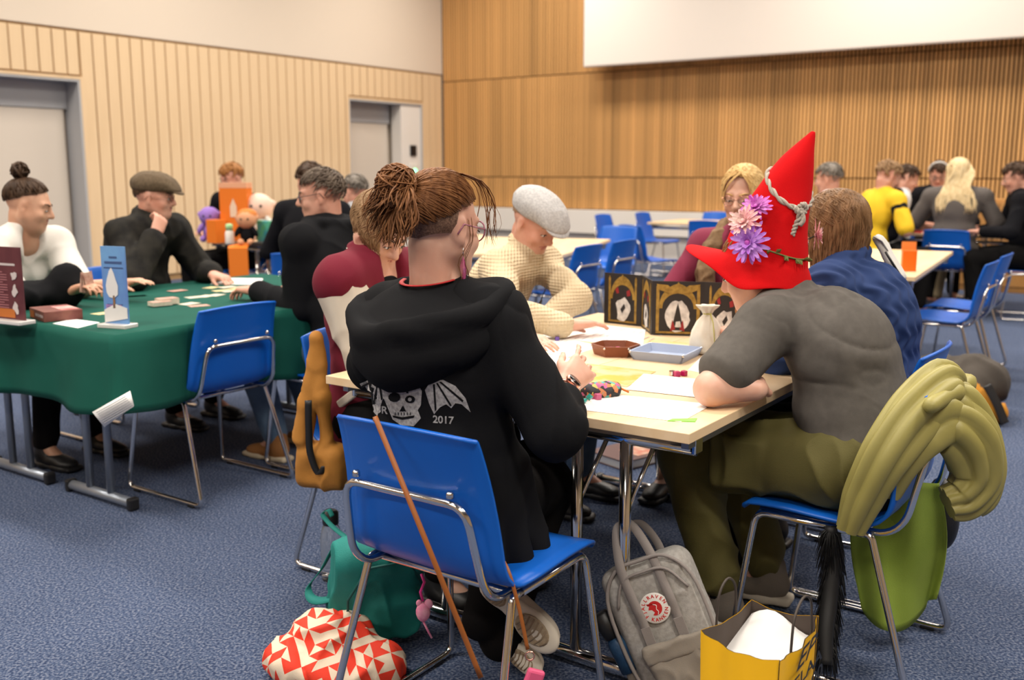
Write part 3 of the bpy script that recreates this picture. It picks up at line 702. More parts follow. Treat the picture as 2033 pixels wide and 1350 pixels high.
def person(label, hip, hd, lean=.12, slouch=.03, side=0., s=1., g=1., headyaw=None, pitch=.15, roll=0., arms=None, legs=None, skinm=sk_fair, top=None, pants=None, shoes=None, h=.007, hs=1., male=True, fat=0.,
           brow=m_lash, closed=.6, face=True, torso_len=.515, neck=.085, headoff=(0, 0, 0), bust=0., ears=True, group=None, shw=.175, neckr=.052, sockm=None, seat=.455, nose=1.):
    f, rt = head_dir(hd), head_dir(hd+PI/2); base = np.array((hip[0], hip[1], 0.)); I = dict(base=base, f=f, rt=rt)
    par = thing('person', label, 'person', tuple(base), 0., group); I['par'] = par
    P = base+Z*(seat+.098*g*s); T = nrm(Z*math.cos(lean)+f*math.sin(lean)+rt*math.sin(side)); N = P+T*torso_len*s; Wst = P+(N-P)*.30-f*slouch*.7; Ch = P+(N-P)*.68-f*slouch
    tf = nrm(f-T*(f @ T)); TM = np.stack([np.cross(tf, T)*1., tf, T], 1); rT = TM[:, 0]
    Sh = [N-T*.055*s+rT*x*shw*s+tf*.015 for x in (-1, 1)]; Fm = head_frame(hd if headyaw is None else headyaw, pitch, roll)
    HC = N+T*.055*s+Z*neck*.35*s+nrm(T*.35+Z*.65)*neck*.6*s+Fm[:, 1]*.022+np.array(headoff, float); I.update(P=P, N=N, W=Wst, Ch=Ch, Sh=Sh, Fm=Fm, HC=HC, T=T, tf=tf, rT=rT, TM=TM, hs=hs, s=s)
    up, fo = .285*s, .255*s; el, wr = [], []
    for i, x in enumerate((-1, 1)):
        a = arms[i]
        if 'e' in a: e = Sh[i]+nrm(np.array(a['e'])-Sh[i])*min(np.linalg.norm(np.array(a['e'])-Sh[i]), up*1.12); w = e+nrm(np.array(a['w'])-e)*min(np.linalg.norm(np.array(a['w'])-e), fo*1.1)
        else: e, w = ik(Sh[i], a['w'], up, fo, a.get('pole', -Z*.6+rT*x*.6-tf*.2))
        el.append(e); wr.append(w)
    hipj = [P+rt*x*.085*s*g-Z*.01+f*.02 for x in (-1, 1)]; kn, an = [], []
    for i, x in enumerate((-1, 1)):
        a = legs[i] if legs else base+f*.40*s+rt*x*.14*s+Z*.09
        k_, n_ = ik(hipj[i], a, .43*s, .415*s, f*.8+Z*.9); kn.append(k_); an.append(n_)
    I.update(el=el, wr=wr, kn=kn, an=an, hipj=hipj)
    def torso(S, d, k=.04):
        S.ell(P-f*.01, np.array((.165*g, .125*g, .115))*s+d, TM, k); S.ell(Wst+tf*.015*g, np.array((.140*g, .112*g, .14))*s+d, TM, k); S.ell(Ch, np.array((.158*(.6+.4*g), .108*g**.5, .17))*s+d, TM, k)
        S.cap(Sh[0], Sh[1], .058*s+d, None, k)
        for x in (0, 1): S.cap(N+T*.01, Sh[x]+T*.005, .047*s+d*.8, .050*s+d*.8, k)
        if bust:
            for x in (-1, 1): S.ell(Ch+tf*(.075*g)+rT*x*.068-T*.01, np.array((.062, .055, .062))*bust+d*.6, TM, .03)
    B = Sculpt(); torso(B, -.008); B.cap(N-T*.02, HC+Fm @ np.array((0, -.028, -.045))*hs, .060*s*neckr/.052, neckr*s, .025); head(B, HC, Fm, hs, male, nose, fat, ears)
    for i, x in enumerate((-1, 1)):
        B.cap(Sh[i], el[i], .046*s*g**.5, .040*s*g**.4, .03); B.cap(el[i], wr[i], .040*s*g**.4, .0265*s, .015); a = arms[i]
        dv = a.get('dir'); dv = nrm(wr[i]-el[i]) if dv is None else nrm(dv)
        hand(B, wr[i]+dv*.012, dv, a.get('up', Z), a.get('side', -rT*x+tf*.3), a.get('size', 1.)*s, a.get('curl', (.16, .18, .2, .24)), a.get('spread', .08), a.get('thumb', .6))
        B.cap(hipj[i], kn[i], .078*s*g, .055*s*g**.5, .03); B.cap(kn[i], an[i], .054*s*g**.5, .036*s, .02); B.cap(an[i], an[i]+f*.10-Z*.045, .036, .026, .02)
    I['body'] = link('body', B.mesh('body', [skinm, m_lip], h, base), par)
    if top:
        S = Sculpt(); d = top.get('d', .012); torso(S, d); sl = top.get('sleeve', 1.); r0 = top.get('arm', 1.)
        for i, x in enumerate((-1, 1)):
            S.cap(Sh[i], el[i], (.050*s*g**.5+d)*r0, (.043*s*g**.4+d)*r0, .035) if sl >= .5 else S.cap(Sh[i], Sh[i]+(el[i]-Sh[i])*sl*2, (.052*s*g**.5+d)*r0, (.053*s*g**.5+d)*r0, .035)
            if sl > .5: S.cap(el[i], el[i]+(wr[i]-el[i])*(sl-.5)*2, (.043*s*g**.4+d)*r0, (.033*s+d)*r0, .02)
        if top.get('hem', 0): S.cap(P-Z*.02-f*.01, P-Z*top['hem'], .12*g+d, .13*g+d, .05)
        if top.get('collar'): S.path([N+T*.035*s+.066*s*(rT*math.cos(a)+tf*math.sin(a)*.95)-tf*.005+T*.012*-math.sin(a) for a in np.linspace(0, 2*PI, 15)], top['collar'], .012)
        if top.get('extra'): top['extra'](S, I)
        if top.get('vneck'): S.ell(N+tf*.085*s-T*.0*s, np.array((.05, .06, top['vneck']))*s, TM, .015, 's')
        I['top'] = link(top.get('name', 'shirt'), S.mesh('top', top['m'], top.get('h', h), base, top['disp'](I) if 'disp' in top else folds(top.get('fold', .005), top.get('fs', 8.), top.get('seed', 1))), par)
    if pants:
        S = Sculpt(); d = pants.get('d', .012); S.ell(P-f*.01-Z*.015, np.array((.168*g, .13*g, .10))*s+d, TM, .04); ln = pants.get('len', .93)
        for i, x in enumerate((-1, 1)):
            S.cap(hipj[i], kn[i], .082*s*g+d, .060*s*g**.5+d, .03); S.cap(kn[i], kn[i]+(an[i]-kn[i])*ln, .060*s*g**.5+d, .043*s+d*pants.get('flare', 1.), .025)
        if pants.get('extra'): pants['extra'](S, I)
        I['pants'] = link('trousers', S.mesh('trousers', pants['m'], pants.get('h', h*1.15), base, folds(pants.get('fold', .006), 9., 5)), par)
    if shoes:
        for i in (0, 1):
            hd_, pt = shoes.get('o', ((hd, 0), (hd, 0)))[i]; shoe(par, an[i], hd_, pt, base, shoes['m'], shoes['sole'])
    if face: face_bits(par, HC, Fm, hs, base, brow, closed)
    return I
def hairpart(I, mb, mat, name='hair'):
    for i in range(len(mb.v)): mb.v[i] = tuple(np.array(mb.v[i])-I['base'])
    return mb.build(name, mat, I['par'])
def hairmat(name, a, b): return M(name, a, .45, col2=b, vs_=60, stretch=(1, 1, .25), bump=.25, bs=420, bstretch=(1, 1, .2), spec=.2)
h_brown = hairmat('hair_brown', (.13, .050, .018), (.27, .118, .046)); h_dark = hairmat('hair_dark', (.035, .019, .011), (.075, .042, .024)); h_blond = hairmat('hair_blonde', (.52, .32, .12), (.72, .50, .22))
h_light = hairmat('hair_light_brown', (.20, .115, .055), (.34, .21, .11)); h_grey = hairmat('hair_grey', (.10, .085, .07), (.22, .19, .16)); h_ging = hairmat('hair_ginger', (.22, .085, .02), (.34, .15, .045)); h_pale = hairmat('hair_pale_blonde', (.62, .46, .24), (.80, .64, .38))
m_denim = M('denim', (.055, .105, .18), .85, col2=(.11, .17, .25), vs_=9, bump=.2, bs=700); m_blackcloth = M('black_cloth', (.0095, .0097, .011), .85, bump=.15, bs=500, spec=.08); m_blackpants = M('black_trousers', (.007, .0065, .0065), .85, bump=.15, bs=500, spec=.08)
def ang(a): return R(a)
#%%P
# ---- the six players at the game table
def loc(I, x, y, z): return I['N']+I['rT']*x+I['tf']*y+I['T']*z
def hoodie_extra(S, I):
    L = lambda *a: loc(I, *a)
    S.ell(L(-.0, -.03, .055), (.072, .078, .085), I['TM'], .03, 's')
    # long hem hanging over the right side of the seat
    for (a, b, r0, r1) in (((.15, -.09, -.40), (.215, -.08, -.60), .05, .03), ((.17, -.0, -.40), (.235, .0, -.63), .05, .03), ((.16, .08, -.40), (.235, .09, -.60), .05, .03), ((.10, -.11, -.35), (.19, -.12, -.55), .06, .03)):
        S.cap(I['N']+I['rt']*a[0]+I['f']*a[1]+Z*a[2], I['N']+I['rt']*b[0]+I['f']*b[1]+Z*b[2], r0, r1, .04)
    for i, x in enumerate((-1, 1)):      # bunched cuffs
        d = I['wr'][i]-I['el'][i]
        for t in (.22, .32, .42): S.ell(I['el'][i]+d*t, .062-.012*t, None, .015)
p1 = person('person in black skull-print hoodie with brown bun, seated back to the viewer', tk(-.275, -.52), HU-R(4), lean=.0, slouch=.0, side=-.04, headyaw=HU+R(8), pitch=.12, roll=.03, g=1.12, s=1.0, shw=.150, torso_len=.482, neck=.125,
    arms=[dict(w=tk(.10, -.76, .80), pole=-V*1.2-Z*.5-U*.3), dict(w=at(1130, 722, .83), e=at(1105, 850, .77), dir=nrm(U*.80-V*.02+Z*.30), up=V*.75+Z*.5-U*.2, side=-V*.3+Z*.8, curl=(.25, .42, .5, .55), spread=.14)],
    legs=[tk(-.10, -.53, .20), tk(-.06, -.50, .13)], skinm=sk_fair, h=.0055, top=dict(m=m_blackcloth, d=.026, sleeve=.70, name='hoodie', h=.0065, extra=hoodie_extra, disp=lambda I: addf(folds(.007, 7., 3), creases(.010, I['rT']*.8+I['tf']*.3+Z*.35, 15, 5))), pants=dict(m=m_blackpants, len=1.06), brow=None)
p2 = person('person in maroon varsity jacket with cream sleeves, looking down at the table', tk(.335, -1.315), HV, lean=.03, slouch=.02, headyaw=HV+R(4), pitch=.60, s=.98,
    arms=[dict(w=tk(.62, -.92, .80)), dict(w=tk(.22, -.95, .80), pole=-Z*.8-V*.3)], h=.0065, headoff=tuple(V*.005-Z*.02), top=dict(m=M('maroon_wool', (.14, .002, .016), .9, bump=.2, bs=500), d=.022, sleeve=.0, name='jacket', collar=.02, vneck=.15, fold=.007, hem=.05), pants=dict(m=m_blackpants), shoes=dict(m=m_black, sole=m_black))
p3 = person('person in cream knitted sweater and grey flat cap leaning on folded arms', tk(1.22, -1.52), HV-R(4), lean=.42, slouch=.05, headyaw=HV+R(6), pitch=.52, s=1.0, skinm=sk_pink,
    arms=[dict(w=at(1085, 632, .79), e=at(1172, 622, .81), dir=-V+U*-.1, up=Z, side=U*-.3-V*.2), dict(w=tk(.98, -.95, .79), e=at(1010, 655, .80), dir=V*.4+U*.8, up=Z)],
    h=.0065, top=dict(m=M('cream_knit', (.62, .50, .33), .95, col2=(.55, .43, .27), vs_=5, bump=.0), d=.014, sleeve=.95, name='sweater', collar=.016, fold=.010), pants=dict(m=m_denim), shoes=dict(m=m_black, sole=m_black), brow=h_light)
p4 = person('blonde person in maroon top and brown scarf behind the game screen', tk(2.02, -.68), HU+PI, lean=.03, slouch=.02, headyaw=HU+PI-R(6), pitch=.20, s=1.02,
    arms=[dict(w=tk(1.66, -.45, .80)), dict(w=tk(1.66, -.85, .80))], h=.007, bust=.8, headoff=(-.01, 0, .03), top=dict(m=M('raspberry_top', (.20, .018, .05), .85, bump=.15, bs=300), d=.010, sleeve=.95, name='top', vneck=.14, fold=.005), pants=dict(m=m_blackpants), shoes=dict(m=m_black, sole=m_black), brow=h_blond, closed=.9)
m_olive = M('olive_cotton', (.085, .074, .016), .8, col2=(.105, .09, .024), vs_=6, bump=.2, bs=350)
def cargo(S, I):
    S.box(I['hipj'][0]+(I['kn'][0]-I['hipj'][0])*.55-I['rt']*.085+Z*.01, (.075, .02, .075), head_frame(HV+PI+PI/2) @ rotm(0), .015, .02)
p5 = person('person in grey t-shirt, olive trousers and tall red felt hat', tk(.655, .205), HV+PI+R(4), lean=.48, slouch=.09, headyaw=HV+PI-R(4), pitch=.34, s=1.03, g=1.22, torso_len=.45, neck=.085, headoff=tuple(-V*.045-Z*.05), skinm=sk_fair,
    arms=[dict(w=at(1500, 775, .785), e=at(1412, 772, .79), dir=U*.8-V*.5, up=Z), dict(w=at(1500, 625, .93), e=tk(.95, -.2, .82), dir=Z*.6-V*.3, up=-V)],
    legs=[at(1437, 1185, .10), at(1528, 1138, .10)], h=.006, fat=.006, top=dict(m=M('grey_tshirt', (.080, .071, .062), .9, col2=(.095, .085, .074), vs_=40, bump=.15, bs=700), d=.014, sleeve=.36, name='t_shirt', h=.007, hem=.03, disp=lambda I: addf(folds(.006, 7., 2), creases(.008, I['T']*.8+I['tf']*-.55, 14, 9))), pants=dict(m=m_olive, d=.018, len=.86, flare=1.2, fold=.014, h=.007, extra=cargo), brow=h_brown, ears=True,
    shoes=dict(m=M('grey_suede', (.17, .145, .12), .9, bump=.2), sole=M('shoe_sole', (.55, .5, .42), .8), o=((HV+PI, 0), (HV+PI-.1, 0))))
m_navyknit = M('navy_knit', (.014, .036, .125), .9, bump=.1, bs=600)
p6 = person('person with long brown hair in a blue cable-knit sweater', tk(1.16, .13), HV+PI, lean=.26, slouch=.06, headyaw=HV+PI-R(2), pitch=.42, s=.96, g=1.1, skinm=sk_pink,
    arms=[dict(w=tk(1.0, -.28, .80)), dict(w=tk(1.35, -.28, .80))], h=.007, top=dict(m=m_navyknit, d=.020, sleeve=.95, name='sweater', collar=.02, h=.0055, disp=lambda I: addf(folds(.006, 8., 2), lambda P: .0050*np.sin((P-I['N']) @ I['rT']*2*PI/.048+1.3*np.sin((P-I['N']) @ I['T']*2*PI/.075)))), pants=dict(m=m_blackpants), shoes=dict(m=m_black, sole=m_black), brow=h_brown)

def hood(I):
    rows = []
    for ph in np.linspace(R(-152), R(152), 49):
        b = .5+.5*math.cos(ph); sn = math.sin(ph); L_ = lambda r, z: loc(I, r*sn*1.08-.01*b, -r*math.cos(ph)-.005, z)
        rr = .098+.080*b**.8+.040*sn*sn+.008*math.sin(ph*3+1); rz = .030*(1-b)+.02*sn*sn-.045*b-.028*max(0, -sn)*b+.006*math.sin(ph*4); d = b**.7
        prof = [(.066, .062-.022*b), (.066+.35*(rr-.066), .045-.02*b+.3*(rz-.02)), (.066+.7*(rr-.066), rz+.012), (rr-.012, rz+.016), (rr+.004, rz+.012), (rr+.013, rz-.004), (rr+.010, rz-.024), (rr+.004, rz-.03*d-.02), (rr+.006*d, rz-.055*d-.03), (rr-.006*d-.004, rz-.085*d-.035), (rr-.04*d-.01, rz-.108*d-.04), (rr-.085*d-.02, rz-.115*d-.042)]
        rows.append([L_(max(r, .06), z)-I['base'] for r, z in spline([(a, c_, 0) for a, c_ in prof], 26) for r, z in [(r, z)]] if False else [L_(max(q[0], .06), q[1])-I['base'] for q in spline([(a, c_, 0) for a, c_ in prof], 26)])
    P = np.array(rows); sh = P.shape; F_ = addf(folds(.008, 9., 12, (.7, .7, 2.), .2), creases(.011, Z+I['rT']*.35, 22, 4))(P.reshape(-1, 3)+I['base']).reshape(sh[:2]); du, dv = np.gradient(P, axis=0), np.gradient(P, axis=1); N_ = np.cross(du, dv); N_ /= np.maximum(np.linalg.norm(N_, axis=2), 1e-9)[..., None]; w = np.linspace(0, 1, 26)[None, :]**.5
    P = P+N_*(F_*w)[..., None]
    m = MB(); m.slab(P, .004); return m.build('hood', m_blackcloth, I['par'])
hood(p1)
# ---- hair, hats and things worn
def hp(I, x, y, z): return I['HC']+I['Fm'] @ (np.array((x, y, z))*I['hs'])
def bun(mb, c, rad, n, seed, r=.006):
    rs = np.random.RandomState(seed)
    mb.ball(c, rad*.8, 12)
    for i in range(n):
        A = np.linalg.qr(rs.normal(0, 1, (3, 3)))[0]; q = rad*(.72+.3*rs.rand()); a0 = rs.rand()*6; sp = rs.uniform(1.4, 4.2)
        lock(mb, [c+A @ np.array((q*math.cos(a), q*math.sin(a), rad*.35*math.sin(a*.7+a0))) for a in np.linspace(a0, a0+sp, 9)], r*(.7+.6*rs.rand()))
# P1 updo
mb = MB(); c, Fm = p1['HC'], p1['Fm']; rs = np.random.RandomState(11)
hair_shell(mb, c, Fm, 1., (.95, 1.32, 1.98), 1.07, seed=3); pole = nrm((-.10, -.93, .42)); bc = hp(p1, -.014, -.135, .085)
for i in range(900):
    ph = rs.rand()*2*PI; hl = hairline(ph, (.97, 1.42, 2.05)); d0 = sph(hl*(.55+.45*rs.rand()**.5), ph); pts = []
    k = rs.rand(); w = rs.normal(0, .10, 3); up_ = .07+.05*rs.rand()
    for t in np.linspace(0, 1, 9): d = slerp(d0, nrm(pole+w), t*.93); pts.append(c+Fm @ (HAIR_C+HAIR_R*d*(1.035+up_*math.sin(PI*min(t*1.05, 1))+.05*t*k)))
    lock(mb, pts, .0030*(.6+.8*rs.rand()), 4)
bun(mb, bc, .047, 260, 5, .0032)
for i in range(420):                                  # loose ends bursting below the bun
    a = rs.uniform(0, 2*PI); d = nrm((math.cos(a)*.9, -.55+rs.normal(0, .25), -.95+.5*math.sin(a))); p = bc+Fm @ (np.array((math.cos(a)*.03, .01, math.sin(a)*.03-.015))); L_ = rs.uniform(.03, .085)
    q = rs.normal(0, .012, 3); lock(mb, [p+Fm @ (d*L_*t+np.array((0, .0, -.028))*t*t)+q*math.sin(t*3) for t in np.linspace(0, 1, 7)], .0026*(.6+.7*rs.rand()), 4)
for i in range(13):                                    # fringe and side strands
    x = rs.uniform(.02, .075); z0 = .115; pts = [hp(p1, x*.5, .02, .132), hp(p1, x*.8, .075, .118), hp(p1, x, .105+rs.normal(0, .005), .075), hp(p1, x*1.05+rs.normal(0, .006), .113+rs.normal(0, .006), .03), hp(p1, x*1.1+rs.normal(0, .008), .113+rs.normal(0, .01), -.01-.03*rs.rand())]
    lock(mb, spline(pts, 10), .0017*(.6+.8*rs.rand()), 4)
for i in range(4):
    o = rs.normal(0, .004, 3); lock(mb, spline([hp(p1, .078, .018, .03)+o, hp(p1, .088, .02, -.02)+o, hp(p1, .086, .0, -.07)+o*2, hp(p1, .09, .012, -.10)+o*2, hp(p1, .084, .02, -.125)+o*3], 12), .0014)
hairpart(p1, mb, h_brown)
mb = MB(); rows = []                                  # cropped undercut at the nape
for ph in np.linspace(R(96), R(264), 30): rows.append([c+Fm @ ((HAIR_C+HAIR_R*sph(th, ph)*(1.012 if th < 2.0 else 1.0))) for th in np.linspace(1.5, 2.50-.40*abs(math.sin(ph)), 9)])
mb.grid(rows); hairpart(p1, mb, M('cropped_nape', (.10, .05, .03), .7, col2=(.25, .14, .09), vs_=240, bump=.4, bs=500), 'undercut')
m_rose = M('rose_gold', (.78, .42, .33), .25, 1.); m_pinkframe = M('pink_frame', (.35, .12, .18), .3)
glasses(p1['par'], c, Fm, 1., m_pinkframe, p1['base'], rnd=.024, wire=.0019)
e0 = hp(p1, .086, -.004, -.04)-p1['base']; er = MB(); er.tube([e0, e0-Z*.018], .0012, 5); ear = er.build('earring', m_chrome, p1['par'])
er = MB(); er.add([e0+np.array(q) for q in ((0, 0, -.018), (.008, .003, -.045), (-.008, .003, -.045), (.0, -.008, -.048), (.0, .008, -.046), (.003, 0, -.105))], [(0, 1, 3), (0, 3, 2), (0, 2, 4), (0, 4, 1), (5, 3, 1), (5, 2, 3), (5, 4, 2), (5, 1, 4)]); er.build('pendant', M('pink_glass', (.55, .08, .25), .15, trans=.35), ear)
def watch(I, i, band, face_up, rad=.022, nm='watch', t=.90, rr=.030):
    w, e = I['wr'][i], I['el'][i]; d = nrm(w-e); p = e+(w-e)*t-I['base']; a = nrm(np.array(face_up)-d*(np.array(face_up) @ d)); b = np.cross(d, a)
    m = MB(); m.tube([p+rr*(a*math.cos(q)+b*math.sin(q)) for q in np.linspace(0, 2*PI, 24, endpoint=False)], .009, 6, closed=True, flat=.3); o = m.build(nm, band, I['par'])
    Rm = np.stack([b, d, a], 1); m = MB(); m.lathe([(rad, 0), (rad, .008), (rad*.93, .010)], p+a*(rr+.001), 24, rot=Rm); m.build('case', m_rose if band == m_rose else m_black, o)
    m = MB(); m.lathe([(rad*.88, 0), (rad*.86, .0016)], p+a*(rr+.0108), 24, rot=Rm); m.build('dial', M('watch_glass', (.006, .006, .007), .08), o)
watch(p1, 1, m_rose, V*.8+Z*.45-U*.4)
red = M('red_lanyard', (.42, .01, .012), .6); mb = MB(); mb.tube([loc(p1, .072*math.cos(a), -.012+.072*math.sin(a), .055+.012*math.sin(a))-p1['base'] for a in np.linspace(R(190), R(350), 14)], .006, 6, flat=.35); mb.build('lanyard', red, p1['par'])
m_sole = M('sneaker_sole', (.42, .33, .22), .8, col2=(.33, .25, .16), vs_=70, bump=.6, bs=150, bstretch=(1, 1, 3)); m_snk = M('sneaker_cream', (.55, .49, .41), .8)
def sneaker(I, heel, toe, back, s_=1.):                # seen from below: sole faces 'back'
    f = nrm(np.array(toe)-np.array(heel)); u = -nrm(np.array(back)-f*(np.array(back) @ f)); r = np.cross(f, u); Fm_ = np.stack([r, f, u], 1); B = I['base']; L_ = np.linalg.norm(np.array(toe)-np.array(heel)); k = L_/.28
    P = lambda x, y, z: np.array(heel)+Fm_ @ (np.array((x, y, z))*k)
    S = Sculpt(); S.ell(P(0, .05, .045), np.array((.036, .055, .05))*k, Fm_, .02); S.ell(P(0, .14, .035), np.array((.04, .09, .04))*k, Fm_, .03); S.ell(P(0, .21, .028), np.array((.045, .065, .032))*k, Fm_, .02); o = link('sneaker', S.mesh('sneaker', m_snk, .006, B), I['par'])
    S = Sculpt(); out = [(0, .035, .034), (0, .07, .034), (.002, .12, .032), (.002, .17, .042), (0, .21, .047), (-.003, .24, .040)]
    for i, (x, y, r_) in enumerate(out): S.ell(P(x, y, .004), np.array((r_, r_*1.05, .016))*k, Fm_, .02)
    link('midsole', S.mesh('midsole', M('sneaker_midsole', (.66, .60, .50), .7), .005, B), o)
    for (y, w, l) in ((.055, .026, .04), (.195, .036, .055)):
        m = MB(); m.lathe([(.9, 0), (1, .001), (1, .003), (.92, .004)], (0, 0, 0), 20); m.v = [tuple(P(v[0]*w, y+v[1]*l, -.0125-v[2])-B) for v in m.v]; m.f = [q[::-1] for q in m.f]; pad = m.build('tread_pad', m_sole, o)
        for j in range(7):
            q = -1+j/3; yy = y+q*l*.8; ww = w*math.sqrt(max(0, 1-(q*.8)**2))*.85; a = MB(); a.tube([P(-ww, yy, -.017)-B, P(0, yy+.006, -.0175)-B, P(ww, yy, -.017)-B], .0022, 5); a.build('tread_bar', M('tread_dark', (.27, .2, .13), .8), o)
bk = -head_dir(0)*.9-V*-.1-Z*.25
sneaker(p1, atd(955, 1150, 2.47), atd(1105, 1290, 2.40), -head_dir(0)-Z*.15)
sneaker(p1, atd(952, 1245, 2.52), atd(1075, 1335, 2.44), -head_dir(0)-Z*.1+np.array((-.3, 0, 0)))
# P2: sleeves, stripes, hair
cream = M('cream_wool', (.58, .52, .43), .9, bump=.15, bs=500)
for i in (0, 1):
    S = Sculpt(); S.cap(p2['Sh'][i]-p2['T']*.012, p2['el'][i], .086, .068, .02); S.cap(p2['el'][i], p2['el'][i]+(p2['wr'][i]-p2['el'][i])*.92, .066, .048, .02); link('sleeve', S.mesh('sleeve', cream, .007, p2['base'], folds(.007, 10, 4)), p2['par'])
m_mar = MATS['maroon_wool']
for x in (-1, 1):
    for k, r_ in ((0, .0065), (.016, .0055)):
        pts = [loc(p2, x*(.03+k), -.066, .045), loc(p2, x*(.072+k), -.03, .045), loc(p2, x*(.085+k), .035, .025), loc(p2, x*(.07+k), .085, -.05), loc(p2, x*(.045+k), .115, -.13)]
        mb = MB(); mb.tube([q-p2['base'] for q in spline(pts, 16)], r_, 6, flat=.5); mb.build('collar_stripe', cream, p2['par'])
mb = MB(); q = p2['P']+p2['rt']*.165+p2['f']*.06-p2['base']; mb.box(q+Z*.09, (.012, .15, .028), rot=rotm(-HV, .6), bev=.005); mb.build('pocket_trim', cream, p2['par'])
S = Sculpt(); S.ell(p2['Ch']+p2['tf']*.03, (.12, .09, .16), p2['TM'], .02); link('t_shirt', S.mesh('t_shirt', m_blackcloth, .008, p2['base']), p2['par'])
hairpart(p2, hair_long(p2['HC'], p2['Fm'], 1., (1.05, 1.35, 1.95), 21, 650, .06, 1.09, .0036, .05, True, .5), h_light)
# caps
def flatcap(I, mat, button=True, grow=1.):
    P = lambda x, y, z: hp(I, x, y, z); Fm = I['Fm']; S = Sculpt(); q = I['hs']*grow
    S.ell(P(0, -.018, .068), np.array((.088, .108, .072))*q, Fm, .02); S.ell(P(0, .055, .078), np.array((.078, .075, .042))*q, Fm @ rotm(0, -.22), .04); S.ell(P(0, .10, .055), np.array((.068, .042, .016))*q, Fm @ rotm(0, -.25), .03)
    S.box(P(0, -.03, -.03), np.array((.2, .14, .065)), Fm, .004, .01, 's'); o = link('flat_cap', S.mesh('flat_cap', mat, .005, I['base'], folds(.0025, 22, 3)), I['par'])
    S = Sculpt(); S.ell(P(0, .112, .043), np.array((.064, .046, .010))*q, Fm @ rotm(0, -.30), .01); link('brim', S.mesh('brim', mat, .004, I['base']), o)
    mb = MB(); mb.tube([P(0, y, .062+.077*math.sqrt(max(0, 1-((y+.01)/.118)**2)))-I['base'] for y in np.linspace(-.105, .095, 12)], .0016, 5); mb.build('seam', mat, o)
    return o
m_gcap = M('grey_tweed', (.36, .35, .35), .95, col2=(.48, .47, .46), vs_=120, bump=.3, bs=400); flatcap(p3, m_gcap, grow=1.06)
mb = MB(); hair_shell(mb, p3['HC'], p3['Fm'], 1., (1.0, 1.45, 2.0), 1.02, seed=8); hairpart(p3, mb, hairmat('hair_stubble', (.25, .15, .09), (.33, .2, .12)))
S = Sculpt(); S.cap(p3['el'][0]+(p3['wr'][0]-p3['el'][0])*.78, p3['wr'][0]+nrm(p3['wr'][0]-p3['el'][0])*.03, .037, .036, .01); link('wrist_warmer', S.mesh('wrist_warmer', m_blackcloth, .005, p3['base']), p3['par'])
g0 = loc(p3, .0, .150, -.13)-p3['base']; r_, t_, f_ = p3['rT'], p3['T'], p3['tf']      # sunglasses hung on the collar
mb = MB(); mb.tube([g0+t_*.06, g0+t_*.0, g0-t_*.075], .0025, 6); so = mb.build('sunglasses', m_black, p3['par'])
for k in (-.018, -.062):
    mb = MB(); mb.lathe([(.024, 0), (.024, .003)], g0+t_*k*1.15+f_*.006+r_*.012, 16, rot=np.stack([r_*.5, t_*.9, f_], 1)); mb.build('lens', M('dark_lens', (.05, .045, .035), .1), so)
# P4 hair and scarf
hairpart(p4, hair_long(p4['HC'], p4['Fm'], 1., (.80, 1.30, 2.0), 31, 650, .075, 1.12, .0036, -.22, True, .7), h_blond)
glasses(p4['par'], p4['HC'], p4['Fm'], 1., m_rose, p4['base'], wire=.0012)
m_scarf = M('brown_scarf', (.13, .075, .035), .95, col2=(.24, .15, .08), vs_=26, bump=.5, bs=120)
S = Sculpt(); S.path([loc(p4, *q) for q in ((-.06, .03, .05), (-.03, -.06, .06), (.05, -.06, .06), (.085, .0, .03), (.11, .09, -.05), (.115, .135, -.15), (.105, .15, -.28), (.11, .14, -.40))], [.025, .03, .03, .034, .036, .038, .04, .042], .015)
link('scarf', S.mesh('scarf', m_scarf, .007, p4['base'], folds(.012, 22, 9)), p4['par'])
# P5 red hat
felt = M('red_felt', (.50, .001, .003), .9, col2=(.56, .002, .004), vs_=4, bump=.15, bs=400, spec=.2)
HB = hp(p5, 0, -.012, .028)+np.array((.018, 0, 0)); fwd, rgt = p5['Fm'][:, 1].copy(), p5['Fm'][:, 0].copy(); ax_up = nrm(Z*1.+np.array((.18, 0, 0))); fwd = nrm(fwd-ax_up*(fwd @ ax_up)); rgt = np.cross(fwd, ax_up)
cen = spline([HB, HB+ax_up*.10, HB+ax_up*.20+np.array((.012, 0, 0)), HB+ax_up*.29+np.array((.03, 0, 0)), HB+ax_up*.372+np.array((.058, 0, 0))], 20)
rad = [np.interp(t, [0, .12, .3, .5, .62, .75, .9, 1], [1., .93, .78, .60, .50, .36, .15, .015]) for t in np.linspace(0, 1, 20)]
rows = []; n = 40
for j in range(n):
    a = 2*PI*j/n; ca, sa = math.cos(a), math.sin(a); row = []             # a = 0 front
    for t in np.linspace(1, 0, 8):                                          # brim from its rim inwards
        drop = -.082+.080*max(0, ca)**2+.02*max(0, -ca); wd = .030+.085*max(0, ca)**2+.008*math.sin(3*a+1); row.append(HB+fwd*ca*(.122+wd*t)+rgt*sa*(.104+wd*t)+ax_up*(drop*t**1.2+.006*t*math.sin(5*a)))
    for i in range(1, 20):
        q = rad[i]; ripple = 1+.03*math.sin(3*a+i*.5)*math.sin(PI*i/19); row.append(cen[i]+(fwd*ca*.122+rgt*sa*.104)*q*ripple)
    rows.append([r-p5['base'] for r in row])
mb = MB(); mb.grid(rows, closed_u=True); hat = mb.build('hat', felt, p5['par']); md = hat.modifiers.new('t', 'SOLIDIFY'); md.thickness = .004; md = hat.modifiers.new('s', 'SUBSURF'); md.levels = 1; md.render_levels = 1
